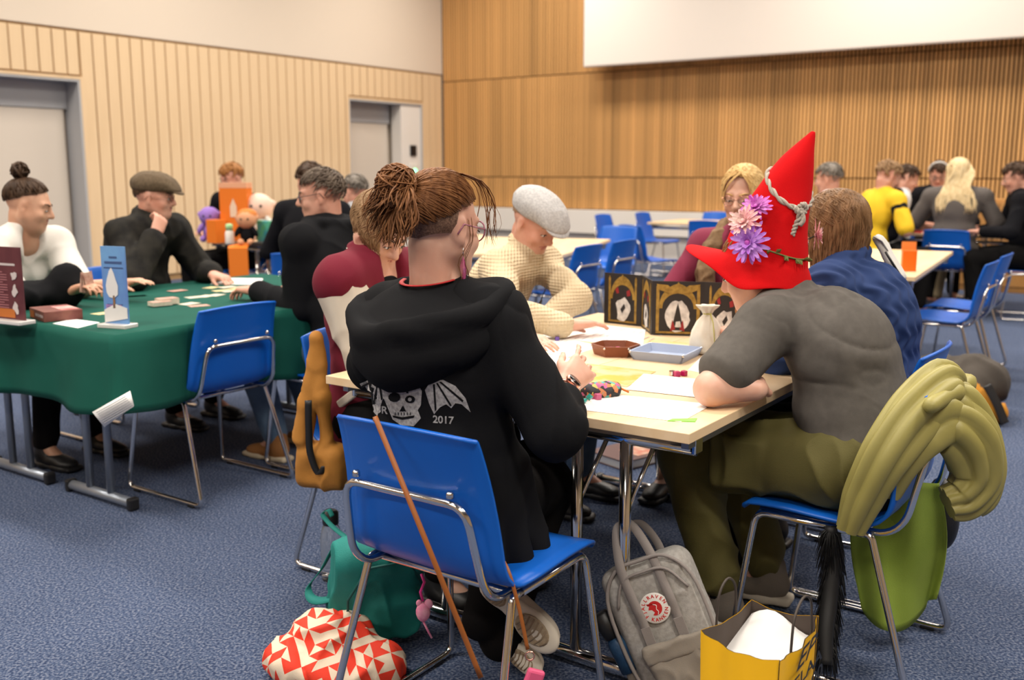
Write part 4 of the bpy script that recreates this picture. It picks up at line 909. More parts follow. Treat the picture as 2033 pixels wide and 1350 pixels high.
def hatp(t, a, out=1.03):
    i = t*19; k = min(int(i), 18); f = i-k; c_ = cen[k]*(1-f)+cen[k+1]*f; q = rad[k]*(1-f)+rad[k+1]*f; return c_+(fwd*math.cos(a)*.122+rgt*math.sin(a)*.104)*q*out-p5['base']
m_rope = M('grey_rope', (.42, .37, .31), .9, bump=.3, bs=300)
camside = math.atan2(-rgt[1], -fwd[1])    # angle on the hat that faces the viewer
def rope(mb, pts, r=.0065):
    P = np.array(spline(pts, 70)); T = np.gradient(P, axis=0); T /= np.linalg.norm(T, axis=1)[:, None]
    for k in (0, PI):
        out = []
        for i in range(len(P)):
            a = np.cross(T[i], (0.2, .3, 1.)); a = nrm(a); b = np.cross(T[i], a); w = i*.75+k; out.append(P[i]+(a*math.cos(w)+b*math.sin(w))*r*.62)
        mb.tube(out, r*.72, 6)
kdir = camside-.30 if (rgt*math.sin(camside-.30)+fwd*math.cos(camside-.30))[0] > (rgt*math.sin(camside+.30)+fwd*math.cos(camside+.30))[0] else camside+.30
kn = hatp(.40, kdir, 1.10); mb = MB(); rope(mb, [hatp(.66-.26*(.5+.5*math.cos(a-kdir))**1.6, a, 1.07) for a in np.linspace(kdir, kdir+2*PI, 20)])
rope(mb, [kn, kn+np.array((.012, -.012, .012)), kn+np.array((.022, -.006, -.004)), kn+np.array((.004, -.014, -.012)), kn+np.array((-.01, -.01, .002)), kn+np.array((.002, -.012, -.02)), kn+np.array((-.008, -.01, -.05)), kn+np.array((-.016, -.012, -.075))]); rope(mb, [kn+np.array((.006, -.012, 0)), kn+np.array((.012, -.016, -.03)), kn+np.array((.004, -.016, -.045))], .0055); mb.build('rope', m_rope, hat)
m_vine = M('vine_green', (.09, .12, .02), .7, col2=(.16, .17, .05), vs_=30); mb = MB(); vp = [hatp(.075+.015*math.sin(a*3), a, 1.04) for a in np.linspace(camside-.95, camside+1.25, 22)]; mb.tube(spline(vp, 40), .0028, 5); vine = mb.build('vine', m_vine, hat)
rs = np.random.RandomState(4)
for i in range(13):
    p = vp[1+int(i*1.5)]; d = nrm(np.array((rs.uniform(-1, 1), -.6, rs.uniform(-1, .6)))); s2 = nrm(np.cross(d, (0, 1, .2))); L_ = .022; m = MB(); m.add([p, p+d*L_*.5+s2*.007, p+d*L_, p+d*L_*.5-s2*.007, p+d*L_*.5+np.array((0, -.003, 0))], [(0, 1, 4), (1, 2, 4), (2, 3, 4), (3, 0, 4)]); m.build('leaf', m_vine, vine)
def mum(name, c, nv, mat, r, seed, core):
    rs = np.random.RandomState(seed); nv = nrm(nv); a0 = nrm(np.cross(nv, (0, .3, 1))); b0 = np.cross(nv, a0); m = MB(); n_ = 0
    for ring, (cnt, el_, ln) in enumerate(((16, .12, 1.), (15, .45, .92), (12, .85, .75), (8, 1.2, .5))):
        for j in range(cnt):
            w = 2*PI*(j+rs.rand()*.5)/cnt; o = a0*math.cos(w)+b0*math.sin(w); d = nrm(o*math.cos(el_)+nv*math.sin(el_)); s2 = nrm(np.cross(d, nv)); L_ = r*ln*(.85+.3*rs.rand()); up = nrm(np.cross(s2, d)); P = []
            for t, wd in ((0, .2), (.35, .7), (.7, 1.), (.92, .7), (1., .1)): q = c+d*L_*t-up*L_*.18*t*t; P.append([q-s2*wd*r*.105, q-up*r*.03, q+s2*wd*r*.105])
            m.grid(P)
    f_ = m.build(name, mat, hat); m = MB(); m.ball(c+nv*r*.15, r*.16, 8); m.build('flower_centre', core, f_)
m_pur = M('petal_purple', (.42, .13, .62), .7, col2=(.60, .32, .78), vs_=40); m_mag = M('petal_magenta', (.50, .07, .45), .7, col2=(.66, .25, .62), vs_=40); m_pnk = M('petal_pink', (.80, .35, .42), .7, col2=(.85, .62, .55), vs_=40)
B5 = p5['base']; d5 = HB[1]
fl = -np.array((.55, .75, -.15))
mum('flower', atd(1487, 482, d5-.125)-B5, fl, m_pur, .060, 1, m_mag); mum('flower', atd(1478, 440, d5-.105)-B5, fl+np.array((-.2, 0, .3)), m_pnk, .050, 2, m_pnk); mum('flower', atd(1502, 412, d5-.085)-B5, fl+np.array((0, .1, .5)), m_mag, .046, 3, m_mag)
mum('flower', atd(1619, 466, d5+.0)-B5, np.array((.95, -.3, 0)), m_pnk, .042, 6, m_pnk)
hairpart(p5, hair_short(p5['HC'], p5['Fm'], 1., (1.0, 1.4, 1.95), 3, 120, .5, 1.03), h_brown)
S = Sculpt(); S.cap(hp(p5, -.045, .03, -.075), hp(p5, 0, .072, -.098), .016, .02, .02); S.cap(hp(p5, .045, .03, -.075), hp(p5, 0, .072, -.098), .016, .02, .02); link('beard', S.mesh('beard', h_ging, .005, p5['base'], folds(.004, 60, 2)), p5['par'])
for i in (0, 1):     # striped socks
    a, k = p5['an'][i], p5['kn'][i]; d = nrm(k-a)
    for j in range(7): mb = MB(); mb.lathe([(.043, -.0062), (.0445, 0), (.043, .0062)], a+d*(.012+.0125*j)-B5, 16, rot=np.stack([nrm(np.cross(d, (0, 1, 0))), np.cross(d, nrm(np.cross(d, (0, 1, 0)))), d], 1)); mb.build('sock_stripe', M('sock_white', (.55, .53, .5), .9) if j % 2 else m_blackcloth, p5['par'])
# P6 hair, glasses, cables on the sweater back
hairpart(p6, hair_long(p6['HC'], p6['Fm'], 1., (.95, 1.35, 2.05), 41, 900, .17, 1.10, .0036, .06, True, .6, .004), hairmat('hair_chestnut', (.11, .055, .022), (.24, .13, .06)))
glasses(p6['par'], p6['HC'], p6['Fm'], 1., m_black, p6['base'], wire=.002)

S = Sculpt(); S.box(atd(1766, 512, 3.22), (.012, .04, .085), head_frame(HU) @ rotm(0, 0, -.55), .012, .01); wb_ = link('shoulder_bag', S.mesh('shoulder_bag', M('white_canvas', (.62, .60, .56), .8), .007, p6['base'], folds(.004, 15, 2)), p6['par'])
m = MB(); m.tube([atd(x, y+8, 3.17)-p6['base'] for x, y in ((1758, 492), (1772, 515), (1788, 540))], .004, 6); m.build('zip', m_black, wb_)
m = MB(); m.tube([atd(x, y+8, 3.2)-p6['base'] for x, y in ((1735, 462), (1750, 470), (1762, 490))], .008, 6, flat=.3); m.build('strap', MATS['white_canvas'], wb_)
def knit(mat, sc_, strength=.5):
    nt = mat.node_tree; N, L = nt.nodes, nt.links; tc = N.new('ShaderNodeTexCoord'); out = None
    for d in ('X', 'Z'):
        w = N.new('ShaderNodeTexWave'); w.bands_direction = d; w.inputs['Scale'].default_value = sc_; w.inputs['Distortion'].default_value = 1.; w.inputs['Detail Scale'].default_value = .5; L.new(tc.outputs['Object'], w.inputs[0])
        if out is None: out = w.outputs['Fac']
        else: a = N.new('ShaderNodeMath'); a.operation = 'ADD'; L.new(out, a.inputs[0]); L.new(w.outputs['Fac'], a.inputs[1]); out = a.outputs[0]
    bp = N.new('ShaderNodeBump'); bp.inputs['Strength'].default_value = strength; bp.inputs['Distance'].default_value = .004; L.new(out, bp.inputs['Height']); L.new(bp.outputs[0], N['Principled BSDF'].inputs['Normal'])
knit(MATS['cream_knit'], 26, .6)
# ---- the card players at the green table
m_wtop = M('white_knit_top', (.70, .67, .62), .9, bump=.3, bs=260)
p7 = person('person in white short-sleeved top with dark top-knot, holding cards', tg(.38, -1.44), HV-R(6), lean=.32, slouch=.07, headyaw=HV-R(46), pitch=.24, s=1.0, g=1.18, skinm=sk_tan, h=.008, fat=.01, bust=1.1,
    arms=[dict(w=tg(.62, -.86, .83), pole=-Z-U*.2), dict(w=tg(.36, -.86, .82), pole=-Z-U*.5, dir=V+U*.3+Z*.3, curl=(.5, .6, .6, .6))], top=dict(m=m_wtop, d=.016, sleeve=.42, name='top', vneck=.12, fold=.006), pants=dict(m=m_blackpants), shoes=dict(m=m_black, sole=m_black), brow=h_dark, closed=.8)
mb = MB(); hair_shell(mb, p7['HC'], p7['Fm'], 1., (.92, 1.38, 1.95), 1.05, seed=4); rs = np.random.RandomState(8); pole = nrm((0, -.45, .9))
for i in range(170):
    ph = rs.rand()*2*PI; d0 = sph(hairline(ph, (.95, 1.42, 1.98))*(.6+.4*rs.rand()), ph); lock(mb, [p7['HC']+p7['Fm'] @ (HAIR_C+HAIR_R*slerp(d0, pole, t*.95)*(1.03+.04*math.sin(PI*t)+.04*t)) for t in np.linspace(0, 1, 7)], .006)
bun(mb, hp(p7, 0, -.065, .155), .040, 50, 3); hairpart(p7, mb, h_dark)
m_jack = M('dark_plaid', (.008, .0075, .007), .8, col2=(.022, .020, .016), vs_=14, bump=.2, bs=200, spec=.15)
p8 = person('person in dark jacket and brown flat cap resting chin on hand', tg(1.16, -1.56), HV-R(8), lean=.28, slouch=.06, headyaw=HV-R(36), pitch=.08, s=1.02, g=1.15, skinm=sk_pink, h=.008,
    arms=[dict(w=tg(1.34, -1.12, .80), dir=V*.9+U*.1-Z*.2, curl=(.5, .5, .5, .5)), dict(w=tg(1.06, -1.20, 1.02), e=tg(.88, -1.14, .79), dir=Z*.6+U*.35-V*.1, up=V, curl=(1.1, 1.1, 1.1, 1.1))],
    top=dict(m=m_jack, d=.028, sleeve=.95, name='jacket', collar=.026, fold=.014), pants=dict(m=m_blackpants), shoes=dict(m=m_black, sole=m_black), brow=h_dark)
flatcap(p8, M('brown_tweed', (.085, .058, .033), .95, col2=(.12, .085, .05), vs_=90, bump=.3, bs=400), grow=1.03); glasses(p8['par'], p8['HC'], p8['Fm'], 1., m_rose, p8['base'])
mb = MB(); hair_shell(mb, p8['HC'], p8['Fm'], 1., (1.0, 1.5, 2.05), 1.03, seed=8); hairpart(p8, mb, h_dark)
S = Sculpt(); S.ell(hp(p8, 0, .085, -.046), (.025, .012, .010), p8['Fm'], .01); S.cap(hp(p8, -.03, .06, -.085), hp(p8, .03, .06, -.085), .018, .018, .02); link('beard', S.mesh('beard', h_dark, .006, p8['base']), p8['par'])
def hood_back(S, I):
    L = lambda *a: loc(I, *a); S.ell(L(0, -.085, -.06), (.11, .055, .09), I['TM'], .03); S.path([L(*p) for p in ((.03, .085, .0), (.10, .03, .03), (.10, -.06, .02), (0, -.13, -.0), (-.10, -.06, .02), (-.10, .03, .03), (-.03, .085, .0))], .02, .02)
p9 = person('man in black hoodie, jeans and glasses seen in profile at the green table', tg(1.13, .07), HV+PI-R(2), lean=.14, slouch=.03, headyaw=HV+PI-R(38), pitch=.12, s=1.05, g=1.05, skinm=sk_pink, h=.007,
    arms=[dict(w=tg(.95, -.30, .80), pole=-Z-V*-.4, dir=-V, curl=(.4, .5, .5, .5)), dict(w=tg(1.32, -.28, .80))], legs=[tg(.96, -.22, .09), tg(1.25, -.25, .09)],
    top=dict(m=m_blackcloth, d=.020, sleeve=.96, name='hoodie', fold=.007, extra=hood_back), pants=dict(m=m_denim, d=.014, len=.9), shoes=dict(m=M('tan_suede', (.28, .12, .035), .85), sole=M('shoe_sole2', (.5, .42, .3), .8)), brow=h_grey)
hairpart(p9, hair_short(p9['HC'], p9['Fm'], 1., (.80, 1.28, 1.95), 12, 520, .5, 1.05, r=.0036, wild=.04, fwd=.4), hairmat('hair_salt_brown', (.06, .04, .028), (.15, .115, .085))); glasses(p9['par'], p9['HC'], p9['Fm'], 1., m_black, p9['base'], wire=.0015)
# ---- people farther back
def bgp(label, px, d, hd, col, hairm, style='short', u=0., s=1., g=1., headyaw=None, pitch=.15, lean=.08, sleeve=.95, reach=.30, skinm=sk_pink, name='shirt', seatlab=None, dz=0., **kw):
    r = ray(px, 345); x = r[0]/r[1]*d; hip = np.array((x, d, 0)); f, rt = head_dir(hd), head_dir(hd+PI/2)
    tw = .80
    I = person(label, hip, hd, lean=lean, slouch=.03, headyaw=headyaw, pitch=pitch, s=s, g=g, hs=s, skinm=skinm, h=.011, arms=kw.pop('arms', None) or [dict(w=hip+f*reach-rt*.16+Z*tw), dict(w=hip+f*reach+rt*.16+Z*tw)], top=dict(m=col, d=.014, sleeve=sleeve, name=name, fold=.006, h=.012, **kw.pop('top', {})), pants=dict(m=kw.pop('pm', m_blackpants), h=.014), shoes=None, **kw)
    c, F = I['HC'], I['Fm']
    if style == 'short': hairpart(I, hair_short(c, F, s, (.85, 1.3, 1.95), 5, 110, .6, 1.06, r=.009), hairm)
    elif style == 'long': hairpart(I, hair_long(c, F, s, (.9, 1.35, 2.05), 6, 150, kw.pop('hl', .34), 1.10, .011, .1, True, .4, .012), hairm)
    if seatlab is None: chair(hip-f*-.02, hd, 'blue chair under the '+label)
    return I
m_bk = M('black_tee', (.008, .008, .010), .9, spec=.1)
p10 = bgp('ginger-haired person in black behind the orange box', 472, 9.35, HU+PI, m_bk, h_ging, s=1.12, headyaw=HU+PI, pitch=.35)
p11 = bgp('dark-haired person in black shirt with white print, back turned', 612, 6.9, HU-R(25), m_bk, h_dark, s=1.10, headyaw=-R(30))
p12 = bgp('grey-haired person in light grey collar beyond the varsity jacket', 716, 7.6, HU+PI/2+PI, M('light_grey_shirt', (.34, .34, .35), .9), h_grey, s=1.0, headyaw=-R(60), top=dict(collar=.02))
p18 = bgp('grey-haired person half hidden behind the brown-haired player', 1658, 8.75, HV+PI, M('white_shirt', (.62, .6, .58), .9), h_grey, s=1.1, g=1.05, lean=.05)
m_yel = M('yellow_jersey', (.72, .45, .01), .8)
p13 = bgp('bearded person in yellow and black jersey at the card table', 1732, 9.3, R(75), m_yel, h_light, s=1.16, headyaw=R(80), pitch=.45, lean=.22, sleeve=.45)
S = Sculpt(); S.cap(hp(p13, -.045, .03, -.075), hp(p13, 0, .075, -.108), .022, .026, .02); S.cap(hp(p13, .045, .03, -.075), hp(p13, 0, .075, -.108), .022, .026, .02); link('beard', S.mesh('beard', h_brown, .010, p13['base']), p13['par'])
S = Sculpt(); S.cap(loc(p13, .10, .07, .0), loc(p13, .12, .09, -.36), .07, .08, .03); S.cap(p13['Sh'][1], p13['Sh'][1]+(p13['el'][1]-p13['Sh'][1])*.5, .078, .075, .02); link('side_panel', S.mesh('side_panel', m_bk, .012, p13['base']), p13['par'])
p14 = bgp('dark-haired person in white beside the bearded player', 1770, 10.35, R(110), MATS['white_shirt'], h_dark, s=1.12, headyaw=R(100), pitch=.4, lean=.2)
p15 = bgp('person with a pale headband and glasses facing the card table', 1862, 10.9, R(195), m_bk, h_dark, s=1.16, headyaw=R(205), pitch=.38, lean=.12)
glasses(p15['par'], p15['HC'], p15['Fm'], 1.16, m_black, p15['base'])
mb = MB(); mb.tube([hp(p15, .086*math.cos(a), .02+.03*math.sin(a)*0, .045+.088*math.sin(a))-p15['base'] for a in np.linspace(0, PI, 14)], .011, 6); mb.build('headband', M('headband_silver', (.55, .53, .5), .4), p15['par'])
p16 = bgp('person with long pale blonde hair in grey t-shirt, back turned', 1902, 9.55, HU-R(6), M('taupe_tee', (.10, .086, .078), .9), h_pale, 'long', s=1.14, g=1.2, seatlab=False, headyaw=HU-R(30), pitch=.25, lean=.14, sleeve=.42, shw=.20, pm=M('khaki', (.30, .24, .14), .85))
p17 = bgp('person in black reaching over the card table at the edge', 2062, 9.2, R(-70), m_bk, h_dark, s=1.12, g=1.2, headyaw=-R(70), pitch=.3, lean=.25, reach=.45)

for x, w_ in ((.05, .05), (.12, .045)): m = MB(); m.box(loc(p11, x, -.150, -.12)-p11['base'], (w_, .012, .10), rot=p11['TM'], bev=.004); m.build('shirt_print', m_white, p11['par'])

mb = MB(); rs = np.random.RandomState(5)
for i in range(90):
    x = rs.uniform(-.10, .12); w = rs.rand()*6; pts = [hp(p16, x*.6, -.09, .06), hp(p16, x*.8, -.115, -.02), loc(p16, x, -.135, .03), loc(p16, x*1.3+.012*math.sin(w), -.16, -.05), loc(p16, x*1.5+.015*math.sin(w+2), -.165, -.12), loc(p16, x*1.6+.015*math.sin(w+4), -.165, -.17-.08*rs.rand())]
    lock(mb, spline(pts, 14), .010*(.6+.6*rs.rand()))
hairpart(p16, mb, h_pale, 'hair_lengths')
# ------------------------------------------------------------------ props
def poly_slab(name, pts, th, mat, label, cat, group=None):       # flat polygon lying on a surface
    c = np.mean(pts, 0); t = MB(); P = [np.array(p)-c for p in pts]; n = len(P)
    v = P+[p+Z*th for p in P]; ar = sum(P[i][0]*P[(i+1) % n][1]-P[(i+1) % n][0]*P[i][1] for i in range(n)); idx = list(range(n)) if ar > 0 else list(range(n))[::-1]
    t.add(v, [tuple(idx[::-1]), tuple(n+i for i in idx)]+[(idx[i], idx[(i+1) % n], n+idx[(i+1) % n], n+idx[i]) for i in range(n)])
    o = t.build(name, mat); o.location = c; return tagset(o, label, cat, group)
def single(mb, name, mats, label, cat, loc=(0, 0, 0), group=None):
    o = mb.build(name, mats); o.location = loc; return tagset(o, label, cat, group)
def sculpt_thing(S, name, mats, label, cat, h, disp=None, group=None, base=None):
    lo = np.min([p[1] for p in S.p if p[5] == 'u'], 0); hi = np.max([p[2] for p in S.p if p[5] == 'u'], 0); b = np.array(((lo[0]+hi[0])/2, (lo[1]+hi[1])/2, lo[2])) if base is None else np.array(base)
    t = thing(name, label, cat, tuple(b), 0, group); o = link('body', S.mesh(name, mats, h, b, disp), t); t['_b'] = 0; del t['_b']; return t, b, o
def text_geo(body, size, bold=0.):
    cu = bpy.data.curves.new('t', 'FONT'); cu.body = body; cu.size = size; cu.align_x = 'CENTER'; cu.align_y = 'CENTER'; cu.offset = bold; cu.resolution_u = 3
    ob = bpy.data.objects.new('t', cu); me = bpy.data.meshes.new_from_object(ob); V_ = [tuple(v.co) for v in me.vertices]; F_ = [tuple(p.vertices) for p in me.polygons]; bpy.data.objects.remove(ob); bpy.data.curves.remove(cu); bpy.data.meshes.remove(me)
    return V_, F_
def rect_at(px, py, z, w, l, rot):
    c = at(px, py, z); a, b = head_dir(rot+PI/2)*w/2, head_dir(rot)*l/2; return [c-a-b, c+a-b, c+a+b, c-a+b]
TZ = .7405
def sheet(name, pts, label, lines=0, mat=m_paper, cat='paper', z=TZ, dz=0., boxes=()):
    P = [at(x, y, z)+Z*dz for x, y in pts]; c = np.mean(P, 0); t = thing(name, label, cat, tuple(c)); m = MB(); Q = [p-c for p in P]; n = len(Q)
    ar = sum(Q[i][0]*Q[(i+1) % n][1]-Q[(i+1) % n][0]*Q[i][1] for i in range(n)); Q = Q if ar > 0 else Q[::-1]
    m.add(Q+[q+Z*.0008 for q in Q], [tuple(range(n))[::-1], tuple(range(n, 2*n))]+[(i, (i+1) % n, n+(i+1) % n, n+i) for i in range(n)]); m.build('sheet', mat, t)
    if lines:
        a, b, d = P[0]-c, P[1]-c, P[3]-c; m = MB()
        for i in range(lines):
            v = .06+.88*i/max(1, lines-1)
            for (u0, u1) in ((.06, .30), (.34, .62), (.66, .94)):
                if random.random() < .8:
                    u1 = u0+(u1-u0)*random.uniform(.4, 1); h_ = .010
                    q = [a+(b-a)*u0+(d-a)*v, a+(b-a)*u1+(d-a)*v, a+(b-a)*u1+(d-a)*(v+h_), a+(b-a)*u0+(d-a)*(v+h_)]; m.add([p+Z*.0012 for p in q], [(0, 1, 2, 3)])
        o = m.build('print', M('print_grey', (.38, .38, .40), .8), t); o['kind'] = 'stuff'
    return t
sheet('paper_sheet', [(1137, 812), (1196, 781), (1416, 803), (1352, 838)], 'large blank paper sheet on the near corner of the game table')
sheet('paper_sheet', [(1243, 774), (1278, 743), (1420, 757), (1405, 792)], 'blank paper sheet under the bare elbow of the red-hatted person', dz=.001)
sheet('character_sheet', [(1070, 668), (1150, 640), (1282, 655), (1275, 690)], 'printed sheet with small text in front of the cream sweater', 14, dz=.0005)
sheet('character_sheet', [(1040, 684), (1095, 664), (1190, 688), (1120, 712)], 'printed sheet with faint lines beside the purple dice', 12)
sheet('character_sheet', [(1046, 722), (1080, 702), (1132, 712), (1108, 740)], 'printed sheet half hidden behind the raised hand', 8)
sheet('paper_sheet', [(1366, 735), (1398, 703), (1448, 715), (1425, 747)], 'paper sheet with a dark edge beside the drawstring pouch', 5)
m_map = M('parchment', (.60, .46, .26), .8, col2=(.66, .36, .06), vs_=9, lo=.42, hi=.58)
sheet('game_map', [(1118, 752), (1165, 722), (1302, 738), (1245, 768)], 'ochre and grey printed map beside the blue tray', mat=m_map, cat='map')
sheet('game_map', [(1272, 690), (1290, 676), (1385, 682), (1374, 699)], 'ochre map strip at the foot of the game screen', mat=m_map, cat='map')
poly_slab('bookmark', [at(x, y, TZ) for x, y in ((1325, 836), (1335, 832), (1384, 831), (1380, 838))], .0015, M('neon_green', (.22, .75, .08), .6), 'neon green paper strip at the table edge', 'strip')
# trays
def tray(name, cpx, w, l, hgt, heading, mat, label, hexa=False, felt=None):
    c = at(*cpx, TZ); t = thing(name, label, 'dice tray', tuple(c), heading)
    pts = [(w/2, -l/2), (w/2, l/2), (-w/2, l/2), (-w/2, -l/2)] if not hexa else [(w/2*math.cos(a), l/2*math.sin(a)) for a in np.linspace(0, 2*PI, 6, endpoint=False)]
    n = len(pts); m = MB(); m.prism(pts, (0, 0, 0), (1, 0, 0), (0, 1, 0), (0, 0, 1), .004); m.build('base', felt or mat, t)
    for i in range(n):
        a, b = np.array((*pts[i], 0.)), np.array((*pts[(i+1) % n], 0.)); o = nrm((a+b)/2); k = 1.16; th = .006
        A2, B2 = a*k+Z*hgt, b*k+Z*hgt; m = MB(); v = [a, b, B2, A2, a-o*th, b-o*th, B2-o*th, A2-o*th]; m.add(v, [(0, 1, 2, 3), (7, 6, 5, 4), (0, 4, 5, 1), (3, 2, 6, 7), (0, 3, 7, 4), (1, 5, 6, 2)]); m.build('side', mat, t)
        q = (a+A2)/2; m = MB(); m.ball(q*1.02+Z*.012, .005, 8); m.build('snap', m_chrome, t)
    return t
m_leather = M('brown_leather', (.20, .055, .02), .45, bump=.2, bs=200); m_bltray = M('blue_grey_leather', (.32, .38, .52), .5, bump=.1, bs=200)
tray('dice_tray', (1222, 703), .145, .145, .036, HU+.5, m_leather, 'brown leather hexagonal tray holding pink dice', True)
tray('dice_tray', (1322, 710), .165, .165, .030, HU-.1, m_bltray, 'pale blue-grey square leather tray, empty')
def die(p, s, mat, label, rz, kind='cube'):
    m = MB()
    if kind == 'cube': m.box((0, 0, s/2), (s, s, s), bev=s*.12)
    else: m.add([(s*.6, 0, s*.6), (-s*.6, 0, s*.6), (0, s*.6, s*.6), (0, -s*.6, s*.6), (0, 0, s*1.2), (0, 0, 0)], [(0, 2, 4), (2, 1, 4), (1, 3, 4), (3, 0, 4), (2, 0, 5), (1, 2, 5), (3, 1, 5), (0, 3, 5)])
    o = single(m, 'die', mat, label, 'die', tuple(p), 'dice'); o.rotation_euler = (0, 0, rz); return o
m_pkd = M('pink_die', (.60, .12, .25), .25, trans=.2); m_rdd = M('red_die', (.42, .01, .09), .2); m_tld = M('teal_die', (.02, .35, .30), .2, trans=.2); m_pud = M('purple_die', (.14, .07, .32), .25)
tc_ = at(1222, 703, TZ)
for i, (a, b) in enumerate(((-.03, .01), (-.012, .03), (.005, -.01), (.026, .012), (.03, -.022), (-.03, -.026), (.0, -.036), (.012, .034))): die(tc_+np.array((a, b, .005)), .014, m_pkd, 'pink die lying in the brown leather tray', i*.7, 'cube' if i % 2 else 'd8')
die(at(1344, 748, TZ), .017, m_rdd, 'dark red cube die beside the silver die', .3); die(at(1358, 746, TZ), .016, m_rdd, 'dark red cube die farthest from the silver die', .8); die(at(1335, 746, TZ), .016, m_chrome, 'silver die on the map side of two red dice', .5)
die(at(1187, 793, TZ+.001), .016, m_pkd, 'pink die beside the teal pen', .4); die(at(1170, 796, TZ+.001), .018, m_tld, 'teal die beside the teal pen', .2, 'd8'); die(at(1106, 676, TZ+.001), .014, m_pud, 'purple die on the printed sheet', .2)
m = MB(); a, b = at(1133, 806, TZ+.008), at(1163, 794, TZ+.008); c = (a+b)/2; m.tube([a-c, a-c+(b-a)*.12, b-c-(b-a)*.1, b-c], [.002, .0065, .0065, .005], 10); single(m, 'pen', M('teal_plastic', (.01, .33, .30), .3), 'short teal pen on the table edge', 'pen', tuple(c))
S = Sculpt(); S.cap(at(1163, 776, TZ+.018), at(1220, 770, TZ+.018), .021, .020, .02); S.cap(at(1170, 782, TZ+.012), at(1222, 778, TZ+.012), .016, .014, .02)
def patch_mat(name, cols, sc_=26):
    m = M(name, cols[0], .6); nt = m.node_tree; N, L = nt.nodes, nt.links; tc = N.new('ShaderNodeTexCoord'); v = N.new('ShaderNodeTexVoronoi'); v.inputs['Scale'].default_value = sc_; L.new(tc.outputs['Object'], v.inputs[0]); r = N.new('ShaderNodeValToRGB'); r.color_ramp.interpolation = 'CONSTANT'
    e = r.color_ramp.elements; e[0].color = (*cols[0], 1); e[1].position = .2; e[1].color = (*cols[1], 1)
    for i, c in enumerate(cols[2:]): q = e.new(.36+.14*i); q.color = (*c, 1)
    sp = N.new('ShaderNodeSeparateColor'); L.new(v.outputs['Color'], sp.inputs[0]); L.new(sp.outputs[0], r.inputs[0]); L.new(r.outputs[0], N['Principled BSDF'].inputs['Base Color']); return m
t, b, o = sculpt_thing(S, 'pencil_case', patch_mat('motley_cloth', [(.02, .02, .02), (.5, .12, .3), (.6, .5, .12), (.08, .35, .3), (.03, .02, .03), (.55, .2, .08)], 90), 'small colourful patterned zip pouch on the table', 'pouch', .004, folds(.003, 30, 2))
m = MB(); e = at(1226, 768, TZ+.02)-b; m.tube([e-np.array((.02, 0, 0)), e, e+np.array((.018, -.004, -.008)), e+np.array((.03, -.012, -.012))], .003, 6); m.build('zip_pull', M('orange_cord', (.6, .15, .02), .6), t)
# drawstring pouch
c = at(1402, 702, TZ); mb = MB(); n = 22; rows = []
for j in range(n):
    a = 2*PI*j/n; row = []
    for r_, z_ in ((.005, .001), (.044, .003), (.053, .018), (.052, .045), (.043, .08), (.029, .112), (.012, .135), (.018, .147), (.030, .160), (.033, .166)): q = r_*(1+(.05+z_*1.3)*math.sin(6*a+z_*16)+.08*math.sin(2*a+1)); row.append((q*math.cos(a), q*math.sin(a)*.8, z_))
    rows.append(row)
mb.grid(rows, closed_u=True); t = thing('drawstring_pouch', 'small cream organza drawstring pouch standing by the game screen', 'pouch', tuple(c)); po = mb.build('bag', M('organza', (.80, .74, .62), .7, trans=.1, col2=(.74, .67, .54), vs_=30), t); md = po.modifiers.new('s', 'SOLIDIFY'); md.thickness = .001
mb = MB(); mb.tube([(.013*math.cos(a), .011*math.sin(a), .137) for a in np.linspace(0, 2*PI, 16, endpoint=False)], .0022, 6, closed=True); mb.tube([(.008, -.01, .137), (.014, -.030, .11), (.016, -.036, .08), (.02, -.038, .04)], .0018, 5); mb.build('ribbon', M('olive_ribbon', (.45, .42, .08), .5), t)
mb = MB(); mb.ball((.02, -.006, .06), (.018, .014, .03), 10); mb.build('candy', M('orange_content', (.75, .25, .06), .5), t)
